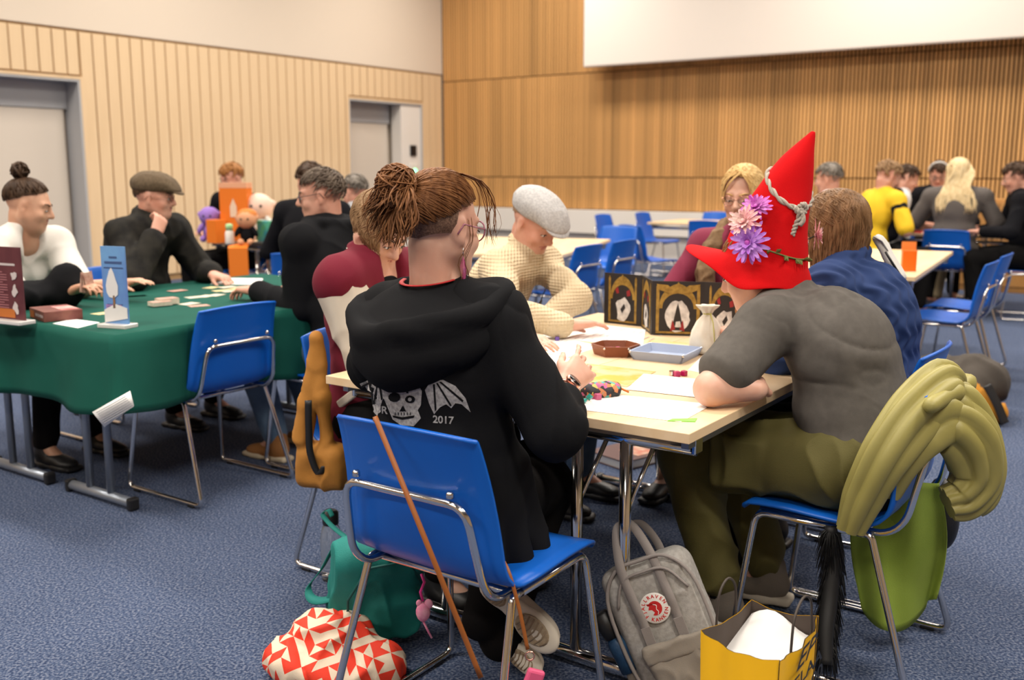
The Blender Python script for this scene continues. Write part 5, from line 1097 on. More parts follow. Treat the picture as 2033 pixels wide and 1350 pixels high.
# game master screen
gp = [at(x, y, TZ) for x, y in ((1199, 640), (1272, 648), (1293, 665), (1396, 668), (1478, 674), (1530, 668))]; gh = .205
t = thing('game_screen', 'folding black card screen with gold gothic arches and white figures', 'screen', tuple(gp[2])); m_gsb = M('black_card', (.016, .012, .012), .5); m_gold = M('gold_print', (.34, .20, .035), .5, col2=(.20, .11, .015), vs_=60); m_wp = M('white_print', (.66, .62, .58), .7, col2=(.40, .36, .34), vs_=45); m_rp = M('red_print', (.25, .012, .015), .6)
for i in range(5):
    a, b = gp[i]-gp[2], gp[i+1]-gp[2]; w = np.linalg.norm(b-a); ax = (b-a)/w; nz = np.array((ax[1], -ax[0], 0)); m = MB(); m.add([a, b, b+Z*gh, a+Z*gh, a-nz*.003, b-nz*.003, b+Z*gh-nz*.003, a+Z*gh-nz*.003], [(0, 1, 2, 3), (7, 6, 5, 4), (0, 4, 5, 1), (3, 2, 6, 7), (0, 3, 7, 4), (1, 5, 6, 2)]); pn = m.build('panel', m_gsb, t)
    def dec(nm, pts, mat, k): m = MB(); m.prism([(x*w, y*gh) for x, y in pts], a+nz*.0006*k, ax, Z, nz, .0004); m.build(nm, mat, pn)
    ns = 1 if i != 2 else 2
    if i == 2: spans = [(.0, 1.)]
    else: spans = [(.05, .95)]
    for (x0, x1) in spans:
        X = lambda q: x0+(x1-x0)*q
        dec('pillar', [(X(.08), .06), (X(.14), .06), (X(.14), .90), (X(.11), .95), (X(.08), .90)], m_gold, 1); dec('pillar', [(X(.86), .06), (X(.92), .06), (X(.92), .90), (X(.89), .95), (X(.86), .90)], m_gold, 1); dec('plinth', [(X(.08), .04), (X(.92), .04), (X(.92), .075), (X(.08), .075)], m_gold, 1)
        o_ = [(X(.5-.36*math.cos(q)*(1)), .55+.36*math.sin(q)**1.0) for q in np.linspace(0, PI, 13)]; dec('arch', [(X(.14), .50)]+[(x, .5+(y-.5)*(1.0+.12*(1-abs(x-X(.5))/(x1-x0)*2.7))) for x, y in o_]+[(X(.86), .50)]+[(X(.80), .50)]+[(X(.5+.30*math.cos(q)), .52+.26*math.sin(q)) for q in np.linspace(0, PI, 11)]+[(X(.20), .50)], m_gold, 1)
        dec('finial', [(X(.5), .99), (X(.56), .90), (X(.5), .80), (X(.44), .90)], m_gold, 2)
        if i in (0, 1, 3):
            dec('red_cloth', [(X(.28), .68), (X(.36), .74), (X(.40), .62), (X(.33), .60)], m_rp, 2); dec('red_cloth', [(X(.62), .66), (X(.72), .70), (X(.74), .58), (X(.64), .56)], m_rp, 2)
            rs = np.random.RandomState(i); dec('pale_figure', [(X(.52+.24*math.cos(q)*(.7+.5*rs.rand())), .30+.22*math.sin(q)*(.7+.5*rs.rand())) for q in np.linspace(0, 2*PI, 15)[:-1]], m_wp, 3); dec('shadow_mark', [(X(.45), .30), (X(.56), .42), (X(.60), .33), (X(.50), .22)], m_gsb, 4)
        if i == 2:
            rs = np.random.RandomState(9); dec('halo', [(X(.5+.24*math.cos(q)*(.9+.14*rs.rand())), .36+.30*math.sin(q)*(.9+.14*rs.rand())) for q in np.linspace(0, 2*PI, 26)[:-1]], m_wp, 2); dec('robed_figure', [(X(.38), .10), (X(.44), .36), (X(.47), .50), (X(.5), .60), (X(.53), .50), (X(.56), .36), (X(.62), .10)], m_gsb, 3); dec('red_robe', [(X(.36), .08), (X(.40), .30), (X(.46), .12)], m_rp, 4); dec('red_robe', [(X(.64), .08), (X(.60), .30), (X(.54), .12)], m_rp, 4)
            dec('pale_lamb', [(X(.45), .16), (X(.47), .26), (X(.55), .27), (X(.57), .16)], m_wp, 5)
            for sx in (-1, 1): dec('wing', [(X(.5+sx*.04), .80), (X(.5+sx*.20), .93), (X(.5+sx*.42), .95), (X(.5+sx*.36), .84), (X(.5+sx*.18), .78)], m_gold, 3)
# ---- book on the floor, under the table
t = thing('book', 'thick dark board-game book lying on the carpet under the table', 'book', tuple(at(1250, 912, 0)), HU+.3)
m = MB(); m.box((0, 0, .022), (.24, .30, .035)); m.build('pages', m_paper, t); m = MB(); m.box((0, 0, .042), (.25, .31, .005)); m.build('cover', M('dark_red_cover', (.09, .035, .03), .5), t); m = MB(); m.box((0, 0, .002), (.25, .31, .004)); m.build('back_cover', MATS['dark_red_cover'], t); m = MB(); m.box((.03, .02, .0455), (.13, .12, .001)); m.build('emblem', M('cover_art', (.45, .12, .07), .6, col2=(.5, .35, .25), vs_=25), t)
# ---- grey backpack with round patch
C_ = atd(1318, 1245, 2.42); ub = nrm((-.36, .22, .90)); nb = nrm((-.22, -.93, .12)); nb = nrm(nb-ub*(nb @ ub)); rb = np.cross(ub, nb)*-1.; rb = np.cross(nb, ub)*-1.
FB = np.stack([rb, -nb, ub], 1); P = lambda x, y, z: C_+FB @ np.array((x, y, z))     # x right, y away, z up along the bag
m_gfelt = M('grey_felt', (.33, .315, .29), .95, col2=(.43, .41, .385), vs_=90, bump=.2, bs=300); m_gnyl = M('grey_beige_nylon', (.30, .265, .22), .6, bump=.15, bs=400); m_strap = M('grey_strap', (.27, .24, .225), .7, bump=.2, bs=500)
S = Sculpt(); S.box(P(0, .065, 0), (.125, .06, .175), FB, .045, .01); t, b, o = sculpt_thing(S, 'backpack', m_gfelt, 'grey felt backpack with round red and white patch on the carpet', 'backpack', .006, folds(.004, 14, 3), base=(C_[0], C_[1], 0))
PL = lambda x, y, z: P(x, y, z)-b
m = MB(); q = spline([(-.105, .0, -.17), (-.122, .0, -.05), (-.118, -.0, .10), (-.07, .0, .172), (0, .0, .180), (.07, .0, .172), (.118, .0, .10), (.122, .0, -.05), (.105, .0, -.17)], 40); m.tube([PL(x, y+.006, z) for x, y, z in q], .0055, 6); m.build('piping', m_strap, t)
m = MB(); q = spline([(-.095, -.004, .08), (-.06, -.004, .142), (0, -.005, .152), (.06, -.004, .142), (.10, -.004, .08)], 24); m.tube([PL(*v) for v in q], .004, 6); m.build('zip', m_strap, t)
S = Sculpt(); S.box(P(.02, -.012, -.105), (.088, .022, .068), FB, .018, .01); po = link('front_pocket', S.mesh('pocket', m_gnyl, .006, b, folds(.006, 18, 6)), t)
S = Sculpt(); S.box(P(.02, -.030, -.052), (.092, .010, .026), FB @ rotm(0, .0), .008, .01); link('pocket_flap', S.mesh('flap', m_gnyl, .005, b, folds(.004, 20, 7)), po)
S = Sculpt(); S.box(P(-.135, .065, -.09), (.016, .045, .075), FB, .014, .01); link('side_pocket', S.mesh('side_pocket', m_gnyl, .006, b, folds(.005, 18, 8)), t)
def ribbon(mb, pts, w, side, th=.002, n=24):
    Q = spline(pts, n); sd = nrm(side); mb.slab([[p-sd*w/2, p, p+sd*w/2] for p in Q], th)
m = MB(); ribbon(m, [PL(-.045, -.006, -.03), PL(-.045, -.007, .03), PL(-.048, -.01, .08), PL(-.05, .0, .18), PL(-.025, .02, .275), PL(.01, .025, .28), PL(.035, .01, .20), PL(.045, -.01, .08), PL(.045, -.007, .03), PL(.045, -.006, -.03)], .024, rb, .003, 44); m.build('handle', m_strap, t)
m = MB(); ribbon(m, [PL(-.05, .11, .12), PL(-.05, .12, .21), PL(-.02, .125, .26), PL(.02, .125, .255), PL(.045, .12, .19), PL(.045, .11, .12)], .022, rb, .003, 30); m.build('handle', m_strap, t)
for x in (-.045, .045): m = MB(); m.box(PL(x, -.009, -.012), (.026, .004, .055), rot=FB, bev=.001); m.build('handle_patch', m_strap, t)
m = MB(); ribbon(m, [PL(-.13, .12, -.10), PL(-.17, .09, -.17), PL(-.14, .02, -.22), PL(-.10, -.02, -.26)], .03, nb, .003); m.build('shoulder_strap', m_strap, t)
m = MB(); pc = PL(-.002, -.0065, .055); RM = np.stack([rb, ub, nb], 1); m.lathe([(.040, 0), (.040, .002), (.0385, .003)], pc, 36, rot=RM); pa = m.build('patch', M('patch_white', (.80, .77, .72), .8), t); m_pr = M('patch_red', (.62, .02, .02), .7)
def put2d(mb, V_, F_, org, ax, ay, nz_, off): mb.add([np.array(org)+np.array(ax)*v[0]+np.array(ay)*v[1]+np.array(nz_)*off for v in V_], F_)
m = MB()
for word, a0, a1, flip in (('FJALLRAVEN', 208, 18, False), ('KANKEN', 240, 340, True)):
    for i, ch in enumerate(word):
        a = R(a0+(a1-a0)*i/(len(word)-1)); V_, F_ = text_geo(ch, .0125, .0004); r_ = .0305; e = rb*math.cos(a)+ub*math.sin(a); tx = (rb*math.sin(a)-ub*math.cos(a)) if not flip else (-rb*math.sin(a)+ub*math.cos(a)); ty = e if not flip else -e
        put2d(m, V_, F_, pc+e*r_, tx, ty, nb, .0034)
o = m.build('lettering', m_pr, pa); o['kind'] = 'stuff'
m = MB(); m.add([pc+rb*x+ub*y+nb*.0034 for x, y in [(.019*math.cos(q), .019*math.sin(q)) for q in np.linspace(-2.2, 2.6, 20)]+[(-.019, .016), (-.013, .008), (-.018, .0), (-.009, -.002), (-.004, -.010), (-.010, -.0155)]], [tuple(range(26))]); fo_ = m.build('fox_emblem', m_pr, pa)
m = MB(); q = spline([(-.002, .011, 0), (.006, .006, 0), (.003, -.003, 0), (.006, -.010, 0), (.002, -.018, 0)], 14); m.tube([pc+rb*p[0]+ub*p[1]+nb*.0036 for p in q], .0011, 5); m.build('tail_line', MATS['patch_white'], pa)
# umbrella in the side pocket
uc = P(-.135, .03, -.01); t = thing('umbrella', 'folded navy umbrella with black grip in the grey backpack side pocket', 'umbrella', tuple(uc)); m = MB(); m.tube([FB @ np.array(v) for v in ((0, 0, -.08), (-.004, 0, .0), (-.008, 0, .02))], [.022, .026, .018], 12); m.build('canopy', M('navy_nylon', (.012, .04, .10), .5, col2=(.02, .07, .15), vs_=30, bump=.5, bs=60), t); m = MB(); m.tube([FB @ np.array(v) for v in ((-.008, 0, .018), (-.012, 0, .05), (-.018, 0, .085), (-.019, 0, .09))], [.022, .026, .025, .018], 14); m.build('grip', m_black, t)
# ---- yellow paper bag
zb = .37; cs = [at(x, y, zb) for x, y in ((1391, 1250), (1545, 1312), (1626, 1222), (1492, 1190))]; cb = np.mean(cs, 0); cb[2] = 0; t = thing('paper_bag', 'yellow paper carrier bag with dark lining standing open on the carpet', 'bag', tuple(cb))
m_yb = M('yellow_paper', (.95, .52, .008), .5, bump=.06, bs=12); m_lin = M('bag_lining', (.075, .055, .045), .7)
foot_ = [cb+(c-cb)*np.array((.93, .93, 0)) for c in cs]; foot_ = [np.array((p[0], p[1], 0.)) for p in foot_]
for i in range(4):
    a, b_ = cs[i]-cb, cs[(i+1) % 4]-cb; a0, b0 = foot_[i]-cb, foot_[(i+1) % 4]-cb; out = nrm(np.cross(b_-a, Z)); out = out if out @ ((a+b_)/2*np.array((1, 1, 0))) > 0 else -out; rows = []
    for u_ in np.linspace(0, 1, 13):
        sag = .012*math.sin(PI*u_); bul = .014*math.sin(PI*u_)+.006*math.sin(u_*17+i); rows.append([a0*(1-u_)+b0*u_+out*0+((a-a0)*(1-u_)+(b_-b0)*u_)*v-Z*sag*v+out*bul*v*(1 if i < 2 else -.3)*.8 for v in np.linspace(0, 1, 8)])
    m = MB(); m.grid(rows); o = m.build('bag_side', m_yb, t)
    m = MB(); m.grid([[p-out*.002 for p in r] for r in rows]); m.build('lining', m_lin, t)
m = MB(); m.add([p-cb+Z*.004 for p in foot_], [(0, 1, 2, 3)]); m.build('bottom', m_lin, t)
ctr = np.mean(cs, 0); m = MB(); n = 12; rows = []
for i in range(9):
    row = []
    for j in range(9): u_, v_ = i/8, j/8; p = (cs[0]*(1-u_)+cs[1]*u_)*(1-v_)+(cs[3]*(1-u_)+cs[2]*u_)*v_; p = ctr+(p-ctr)*.93; row.append(p-cb-Z*(.085-.055*v_-.02*math.sin(u_*5)*v_+.03*(1-v_)))
    rows.append(row)
m.grid(rows); m.build('tissue_paper', M('tissue', (.68, .66, .64), .8), t)
m_cord = M('dark_cord', (.05, .038, .03), .6)
def handle_on(i, u0, u1, h_): a, b_ = cs[i]-cb, cs[(i+1) % 4]-cb; p, q = a*(1-u0)+b_*u0, a*(1-u1)+b_*u1; m = MB(); m.tube(spline([p-Z*.05, p, p+Z*h_*.7+(q-p)*.1, (p+q)/2+Z*h_, q+Z*h_*.7-(q-p)*.1, q, q-Z*.05], 30), .003, 6); m.build('handle', m_cord, t)
handle_on(3, .70, .32, .085); handle_on(1, .30, .80, .085)
ax = nrm(cs[2]-cs[1]); nz_ = nrm(np.cross(ax, Z)); nz_ = nz_ if nz_[1] < 0 else -nz_; m = MB()
for (txt, sz, u_, dz_) in (('ELAA', .040, .55, -.075), ('00', .040, .80, -.115), ('EP', .055, .50, -.03)):
    V_, F_ = text_geo(txt, sz, .0008); org = cs[1]*(1-u_)+cs[2]*u_-cb+Z*dz_+nz_*.018
    if txt == 'EP': V_ = [(x+y*.5, y, z) for x, y, z in V_]
    put2d(m, [(v[0]*2.0, v[1], 0) for v in V_], F_, org, ax, Z, nz_, 0)
o = m.build('lettering', m_black, t); o['kind'] = 'stuff'
# ---- teal backpack, bottle, red and white bag
m_teal = M('teal_canvas', (.005, .16, .14), .75, col2=(.006, .20, .175), vs_=5, bump=.25, bs=300)
Cb = atd(745, 1160, 2.68); FT = head_frame(R(-28), -.28, .0); P = lambda x, y, z: Cb+FT @ np.array((x, y, z))
S = Sculpt(); S.box(P(0, 0, 0), (.13, .075, .165), FT, .06, .02); S.box(P(.03, -.075, -.06), (.085, .03, .075), FT, .03, .02); t, b, o = sculpt_thing(S, 'backpack', m_teal, 'teal canvas backpack slumped under the front chair', 'backpack', .007, folds(.010, 11, 3), base=(Cb[0], Cb[1], 0))
m = MB(); m.tube([P(x, -.078-.02*0, z)-b for x, z in ((-.10, -.10), (-.11, .03), (-.06, .125), (.06, .125), (.11, .03))], .004, 6); m.build('zip', M('teal_dark', (.003, .08, .07), .6), t)
m = MB(); ribbon(m, [atd(700, 1085, 2.66)-b, atd(672, 1075, 2.72)-b, atd(640, 1130, 2.75)-b, atd(612, 1168, 2.75)-b, atd(628, 1192, 2.7)-b, atd(690, 1180, 2.62)-b], .028, head_dir(R(40))+Z*.6, .003); m.build('strap', m_teal, t)
m = MB(); ribbon(m, [atd(690, 1070, 2.72)-b, atd(665, 1050, 2.8)-b, atd(650, 1035, 2.84)-b, atd(640, 1020, 2.86)-b, atd(652, 1012, 2.86)-b, atd(660, 1025, 2.85)-b], .014, head_dir(R(60))+Z*.4, .002); m.build('strap', m_teal, t)
kc = thing('keychain', 'pink plush charm hanging from the teal backpack', 'keychain', tuple(atd(840, 1215, 2.42))); m = MB(); m.ball((0, 0, 0), (.019, .017, .026), 12); m.ball((.014, 0, .022), (.012, .006, .014), 10); m.ball((-.010, 0, .024), (.008, .006, .010), 10); m.build('charm', M('pink_plush', (.62, .16, .30), .7, col2=(.75, .35, .45), vs_=40), kc); m = MB(); m.tube([(0, 0, .03), (-.006, .0, .055), (.004, .005, .08), (-.004, .01, .10)], .004, 6); m.build('cord', M('hot_pink', (.65, .03, .22), .5), kc); m = MB(); m.tube([(0, 0, -.025), (.012, -.003, -.05), (.022, -.004, -.07)], .003, 5); m.build('tail', MATS['pink_plush'], kc)
c = at(660, 1150, 0); t = thing('water_bottle', 'clear plastic water bottle with black cap on the carpet', 'bottle', tuple(c)); m = MB(); m.lathe([(.030, 0), (.035, .005), (.036, .06), (.033, .075), (.036, .09), (.036, .15), (.028, .185), (.018, .20)], n=22); m.build('bottle_body', M('clear_plastic', (.85, .88, .9), .05, trans=.92, ior=1.2), t); m = MB(); m.lathe([(.026, .195), (.027, .20), (.027, .235), (.018, .243)], n=20); m.build('cap', m_black, t)
def tri_mat():
    m = M('triangle_print', (.7, .62, .52), .75, bump=.15, bs=300); nt = m.node_tree; N, L = nt.nodes, nt.links; tc = [n for n in N if n.type == 'TEX_COORD'][0]
    nz = N.new('ShaderNodeTexNoise'); nz.inputs['Scale'].default_value = 5; L.new(tc.outputs['Object'], nz.inputs[0]); ad = N.new('ShaderNodeVectorMath'); ad.operation = 'MULTIPLY_ADD'; ad.inputs[1].default_value = (.02, .02, .02); L.new(nz.outputs['Color'], ad.inputs[0]); L.new(tc.outputs['Object'], ad.inputs[2])
    mp = N.new('ShaderNodeMapping'); mp.inputs['Rotation'].default_value = (-1.0, 0, .4); mp.inputs['Scale'].default_value = (31, 31, 31); L.new(ad.outputs[0], mp.inputs[0]); fr = N.new('ShaderNodeVectorMath'); fr.operation = 'FRACTION'; L.new(mp.outputs[0], fr.inputs[0]); sx = N.new('ShaderNodeSeparateXYZ'); L.new(fr.outputs[0], sx.inputs[0])
    def mth(op, x, y):
        n = N.new('ShaderNodeMath'); n.operation = op
        for k, w in enumerate((x, y)):
            if isinstance(w, (int, float)): n.inputs[k].default_value = w
            else: L.new(w, n.inputs[k])
        return n.outputs[0]
    X_, Y_ = sx.outputs[0], sx.outputs[1]; fl_ = N.new('ShaderNodeVectorMath'); fl_.operation = 'FLOOR'; L.new(mp.outputs[0], fl_.inputs[0]); fx = N.new('ShaderNodeSeparateXYZ'); L.new(fl_.outputs[0], fx.inputs[0]); cx_ = N.new('ShaderNodeCombineXYZ'); L.new(fx.outputs[0], cx_.inputs[0]); L.new(fx.outputs[1], cx_.inputs[1])
    wn = N.new('ShaderNodeTexWhiteNoise'); wn.noise_dimensions = '2D'; L.new(cx_.outputs[0], wn.inputs[0]); ws = N.new('ShaderNodeSeparateColor'); L.new(wn.outputs['Color'], ws.inputs[0])
    A_ = mth('GREATER_THAN', mth('ADD', X_, Y_), 1.); B_ = mth('GREATER_THAN', X_, Y_); S_ = mth('GREATER_THAN', ws.outputs[0], .5); I_ = mth('GREATER_THAN', ws.outputs[1], .5)
    T_ = mth('ADD', mth('MULTIPLY', A_, S_), mth('MULTIPLY', B_, mth('SUBTRACT', 1., S_))); g_ = mth('ABSOLUTE', mth('SUBTRACT', T_, I_), 0)
    mx = N.new('ShaderNodeMix'); mx.data_type = 'RGBA'; mx.inputs[6].default_value = (.66, .55, .42, 1); mx.inputs[7].default_value = (.68, .035, .012, 1); L.new(g_, mx.inputs[0]); L.new(mx.outputs[2], N['Principled BSDF'].inputs['Base Color']); return m
q = at(665, 1338, 0); S = Sculpt(); S.ell(q+np.array((-.02, .03, .075)), (.125, .10, .085), None, .03); S.ell(q+np.array((.09, -.03, .045)), (.10, .08, .055), None, .03); S.ell(q+np.array((-.10, -.01, .05)), (.085, .08, .06), None, .03); S.ell(q+np.array((.0, -.06, .045)), (.14, .07, .055), None, .03); S.box(q-Z*.1, (.5, .5, .1), None, .001, .004, 's')
sculpt_thing(S, 'cloth_bag', tri_mat(), 'crumpled fabric bag printed with red and cream triangles', 'bag', .006, addf(folds(.012, 13, 6, (1, 1, 1), .4), creases(.014, (.8, .2, .5), 17, 3, .3)))
# ---- mustard bag on the varsity chair
m_must = M('mustard_canvas', (.36, .15, .02), .8, col2=(.42, .18, .03), vs_=6, bump=.2, bs=300); dm = 3.12
S = Sculpt(); S.box(atd(640, 925, dm), (.085, .05, .075), head_frame(R(20)), .035, .02); S.path([atd(600, 870, dm), atd(612, 800, dm), atd(628, 720, dm), atd(628, 672, dm)], [.03, .028, .022, .018], .02); S.path([atd(650, 880, dm-.02), atd(640, 790, dm-.02), atd(632, 700, dm), atd(630, 672, dm)], [.02, .02, .018, .018], .02); S.ell(atd(628, 668, dm+.02), (.02, .04, .018), None, .02)
t, b, o = sculpt_thing(S, 'canvas_bag', m_must, 'mustard yellow canvas backpack hanging from the varsity chair', 'backpack', .007, folds(.008, 14, 5)); m = MB(); ribbon(m, [atd(612, 795, dm-.06)-b, atd(613, 850, dm-.06)-b, atd(616, 900, dm-.06)-b, atd(632, 940, dm-.06)-b, atd(645, 925, dm-.06)-b], .022, (1, .2, 0), .003); m.build('strap', m_black, t)
# ---- olive jacket, lime cloth and tail on the second chair
m_jk = M('olive_satin', (.27, .235, .065), .5, col2=(.33, .29, .09), vs_=4, bump=.05, bs=200)

def pleated(path, rad, k, twist, seed, base, flat=.7, side=(0, 1, 0), depth=.34, n=56, m=46):
    rs = np.random.RandomState(seed); P = np.array(spline(path, m)); R_ = np.interp(np.linspace(0, 1, m), np.linspace(0, 1, len(rad)), rad); T = np.gradient(P, axis=0); T /= np.linalg.norm(T, axis=1)[:, None]; rows = []; ph = rs.rand(4)*6
    for i in range(m):
        a = nrm(np.array(side)-T[i]*(np.array(side) @ T[i])); b_ = np.cross(T[i], a); t = i/(m-1); row = []
        for j in range(n+1):
            w = 2*PI*(j % n)/n; f = abs(math.sin(k*.5*w+twist*t+ph[0]+.7*math.sin(w+ph[1]+3*t)))**.75; g_ = .5+.5*math.sin(3*w+ph[2]+5*t); rr = R_[i]*(1-depth*.5+depth*f+.12*g_*math.sin(7*t+ph[3]))
            row.append(P[i]+(b_*math.cos(w)+a*math.sin(w)*flat)*rr-base)
        rows.append(row)
    mb = MB(); mb.grid([r_[:-1]+[r_[0]] for r_ in rows]); e0 = [q_ for q_ in rows[0][:-1]]; e1 = rows[-1][:-1]; mb.add(e0, [tuple(range(n))]); mb.add(e1, [tuple(range(n))[::-1]]); return mb
jb = tk(.65, .46, .0); t = thing('jacket', 'olive green satin jacket slung over the back of the chair', 'jacket', tuple(jb))
S = Sculpt(); S.path([tk(.43, .44, .785), tk(.55, .465, .80), tk(.70, .465, .795), tk(.84, .45, .775)], .020, .03); link('yoke', S.mesh('yoke', m_jk, .006, jb, folds(.003, 12, 4)), t)
pleated([atd(1688, 1052, 2.44), atd(1715, 990, 2.42), atd(1760, 905, 2.40), atd(1815, 825, 2.43), atd(1872, 768, 2.50), atd(1905, 775, 2.56)], [.034, .05, .058, .064, .064, .02], 7, 1.2, 3, jb).build('front_drape', m_jk, t)
pleated([atd(1765, 985, 2.44), atd(1790, 925, 2.42), atd(1835, 865, 2.42), atd(1880, 835, 2.44), atd(1915, 850, 2.48)], [.025, .040, .055, .060, .015], 5, .9, 9, jb, .6).build('front_drape', m_jk, t)
pleated([atd(1822, 850, 2.45), atd(1880, 842, 2.46), atd(1922, 878, 2.47), atd(1940, 940, 2.48), atd(1915, 985, 2.48), atd(1880, 1000, 2.48)], [.020, .064, .066, .062, .056, .042], 7, 1.3, 5, jb, .85).build('sleeve', m_jk, t)
pleated([atd(1850, 790, 2.50), atd(1900, 795, 2.49), atd(1938, 860, 2.50), atd(1955, 930, 2.50), atd(1950, 985, 2.5), atd(1930, 1010, 2.5)], [.020, .050, .050, .047, .040, .03], 6, 1.2, 7, jb, .85).build('sleeve', m_jk, t)
m_lime = M('lime_cloth', (.23, .33, .04), .9, col2=(.27, .37, .055), vs_=5, bump=.25, bs=500)
rows = []
for i in range(25):
    u_ = i/24; row = []
    for j in range(20):
        v = j/19; px = (1700+165*u_)*(1-v)+(1712+148*u_)*v+18*math.sin(PI*v)*(u_-.5)*2; py = 950+u_*10+(v*(255+55*math.sin(PI*min(1, u_*1.15))**.8-25*u_)); row.append(atd(px, py, 2.68+.035*math.sin(u_*7+v*2)*(.4+v*.6)+.010*math.sin(u_*15+1)))
    rows.append(row)
cc = np.array(rows[12][-1]); cc[2] = 0; m = MB(); m.slab([[p-cc for p in r] for r in rows], .006); o = single(m, 'lime_cloth', m_lime, 'lime green fleece cloth hanging down behind the chair legs', 'cloth', tuple(cc))
rs = np.random.RandomState(2); tp = spline([atd(1650, 1045, 2.50), atd(1655, 1110, 2.50), atd(1648, 1180, 2.48), atd(1640, 1250, 2.44), atd(1640, 1320, 2.40)], 30); m = MB(); cc = np.array(tp[-1]); cc[2] = 0; m.tube([p-cc for p in tp], [.016+.006*math.sin(PI*i/29) for i in range(30)], 10)
for i in range(1500):
    k = rs.randint(0, 27); p = tp[k]; a = rs.rand()*6.3; o_ = np.array((math.cos(a), math.sin(a)*.8, -.2)); L_ = .04+.05*rs.rand(); w_ = .012+.016*rs.rand(); m.tube([p-cc, p-cc+o_*w_-Z*.015, p-cc+o_*w_*1.5-Z*L_], [.0022, .0018, .0004], 3)
o = single(m, 'fur_tail', M('black_fur', (.006, .006, .006), .6), 'black furry costume tail hanging from the chair seat', 'tail', tuple(cc))
S = Sculpt(); S.ell(atd(1872, 1030, 2.95), (.045, .06, .10), None, .02); S.ell(atd(1868, 985, 2.95), (.035, .05, .06), None, .02); sculpt_thing(S, 'black_bag', m_black, 'small black bag hanging behind the blue sweater chair', 'bag', .008)
# ---- strap and pink pouch on the front chair
m_cordb = M('tan_leather', (.28, .085, .015), .5); t = thing('phone_strap', 'tan leather shoulder strap with pink pouch slung over the front chair', 'strap', tuple(np.array((*atd(955, 1345, 2.0)[:2], 0)))); b = np.array(t.location)
m = MB(); ribbon(m, [tk(-.50, -.54, .80)-b, at(746, 832, .822)-b, atd(754, 850, 2.05)-b, atd(850, 1085, 1.95)-b, atd(955, 1346, 1.94)-b], .011, (1, .3, .35), .003, 40); m.build('strap', m_cordb, t)
m = MB(); ribbon(m, [atd(985, 1095, 2.13)-b, atd(1008, 1130, 2.06)-b, atd(1030, 1205, 2.04)-b, atd(1048, 1290, 2.03)-b], .008, (1, .3, .2), .003, 24); m.build('strap', m_cordb, t)
m = MB(); m.tube([(atd(1052, 1302, 2.03)-b)+.010*np.array((math.cos(a), 0, math.sin(a))) for a in np.linspace(0, 2*PI, 12, endpoint=False)], .002, 6, closed=True); m.build('ring', m_rose, t)
m = MB(); m.box(atd(1058, 1352, 2.03)-b, (.040, .018, .055), rot=rotm(.2, 0, .35), bev=.006); m.build('pouch', M('pink_leather', (.72, .10, .22), .5), t)
# ---- backpack on the carpet to the right
q = at(1925, 838, 0); m_ob = M('orange_canvas', (.48, .20, .012), .8, bump=.2); m_db = M('taupe_canvas', (.055, .045, .036), .85, bump=.2)
S = Sculpt(); S.ell(q+np.array((-.06, .25, .16)), (.24, .20, .16), None, .05); S.ell(q+np.array((.1, .15, .20)), (.17, .16, .14), None, .05); S.ell(q+np.array((-.02, .06, .10)), (.16, .11, .13), None, .03, mat=1); S.cap(q+np.array((-.12, .03, .22)), q+np.array((.14, -.03, .06)), .05, .05, .03, mat=1); S.box(q-Z*.1, (.8, .8, .1), None, .001, .004, 's')
t, b, o = sculpt_thing(S, 'backpack', [m_db, m_ob], 'taupe and orange backpack slumped on the carpet by the far chairs', 'backpack', .012, folds(.02, 8, 3)); m = MB(); ribbon(m, [q+np.array((.05, -.06, .22))-b, q+np.array((.10, -.09, .12))-b, q+np.array((.14, -.11, .02))-b], .05, (1, .3, .3), .006); m.build('strap', m_black, t)
m = MB(); m.ball((0, 0, .045), .045, 12); single(m, 'cloth_ball', m_paper, 'white cloth ball beside the taupe backpack', 'cloth', tuple(at(1975, 795, 0)))
# ------------------------------------------------------------------ green table items
GZ = .7492
def stand_sign(px, py, w, h_, heading, label, mats, deco):
    c = at(px, py, GZ); t = thing('sign_holder', label, 'sign', tuple(c), heading); m = MB(); m.box((0, 0, .008), (w+.02, .075, .016), bev=.003); m.build('foot', M('clear_acrylic', (.62, .60, .58), .2), t); m = MB(); m.box((0, 0, .016+h_/2), (w, .006, h_)); pl = m.build('card', mats, t); deco(pl, w, h_)
def flat(par, nm, x0, x1, z0, z1, mat, k=1): m = MB(); m.box(((x0+x1)/2, -.003-.0006*k, (z0+z1)/2), (x1-x0, .001, z1-z0)); m.build(nm, mat, par)
def deco1(pl, w, h_):
    wt = M('faded_white', (.55, .48, .46), .8)
    for i in range(15): flat(pl, 'text_line', -w*.40, w*(.15 if i % 4 else .05), h_*(.70-.035*i), h_*(.712-.035*i), M('faint_text', (.36, .14, .15), .8))
    flat(pl, 'title', -w*.38, w*.36, h_*.80, h_*.83, wt); flat(pl, 'orange_base', -w*.32, w*.28, h_*.08, h_*.20, M('orange_print', (.45, .13, .02), .7))
    for q in (.22, .46, .66): m = MB(); m.prism([(.020*math.cos(a)*(.8+.3*math.sin(3*a+q*20)), .026*math.sin(a)*(.8+.3*math.cos(2*a+q*9))) for a in np.linspace(0, 2*PI, 14)[:-1]], (w*.32, -.0045, h_*q), (1, 0, 0), (0, 0, 1), (0, -1, 0), .001); m.build('pale_figure', wt, pl)
    m = MB(); m.prism([(-.01, 0), (.01, 0), (.004, .03), (0, .045), (-.004, .03)], (-w*.1, -.0045, h_*.87), (1, 0, 0), (0, 0, 1), (0, -1, 0), .001); m.build('candle_mark', wt, pl)
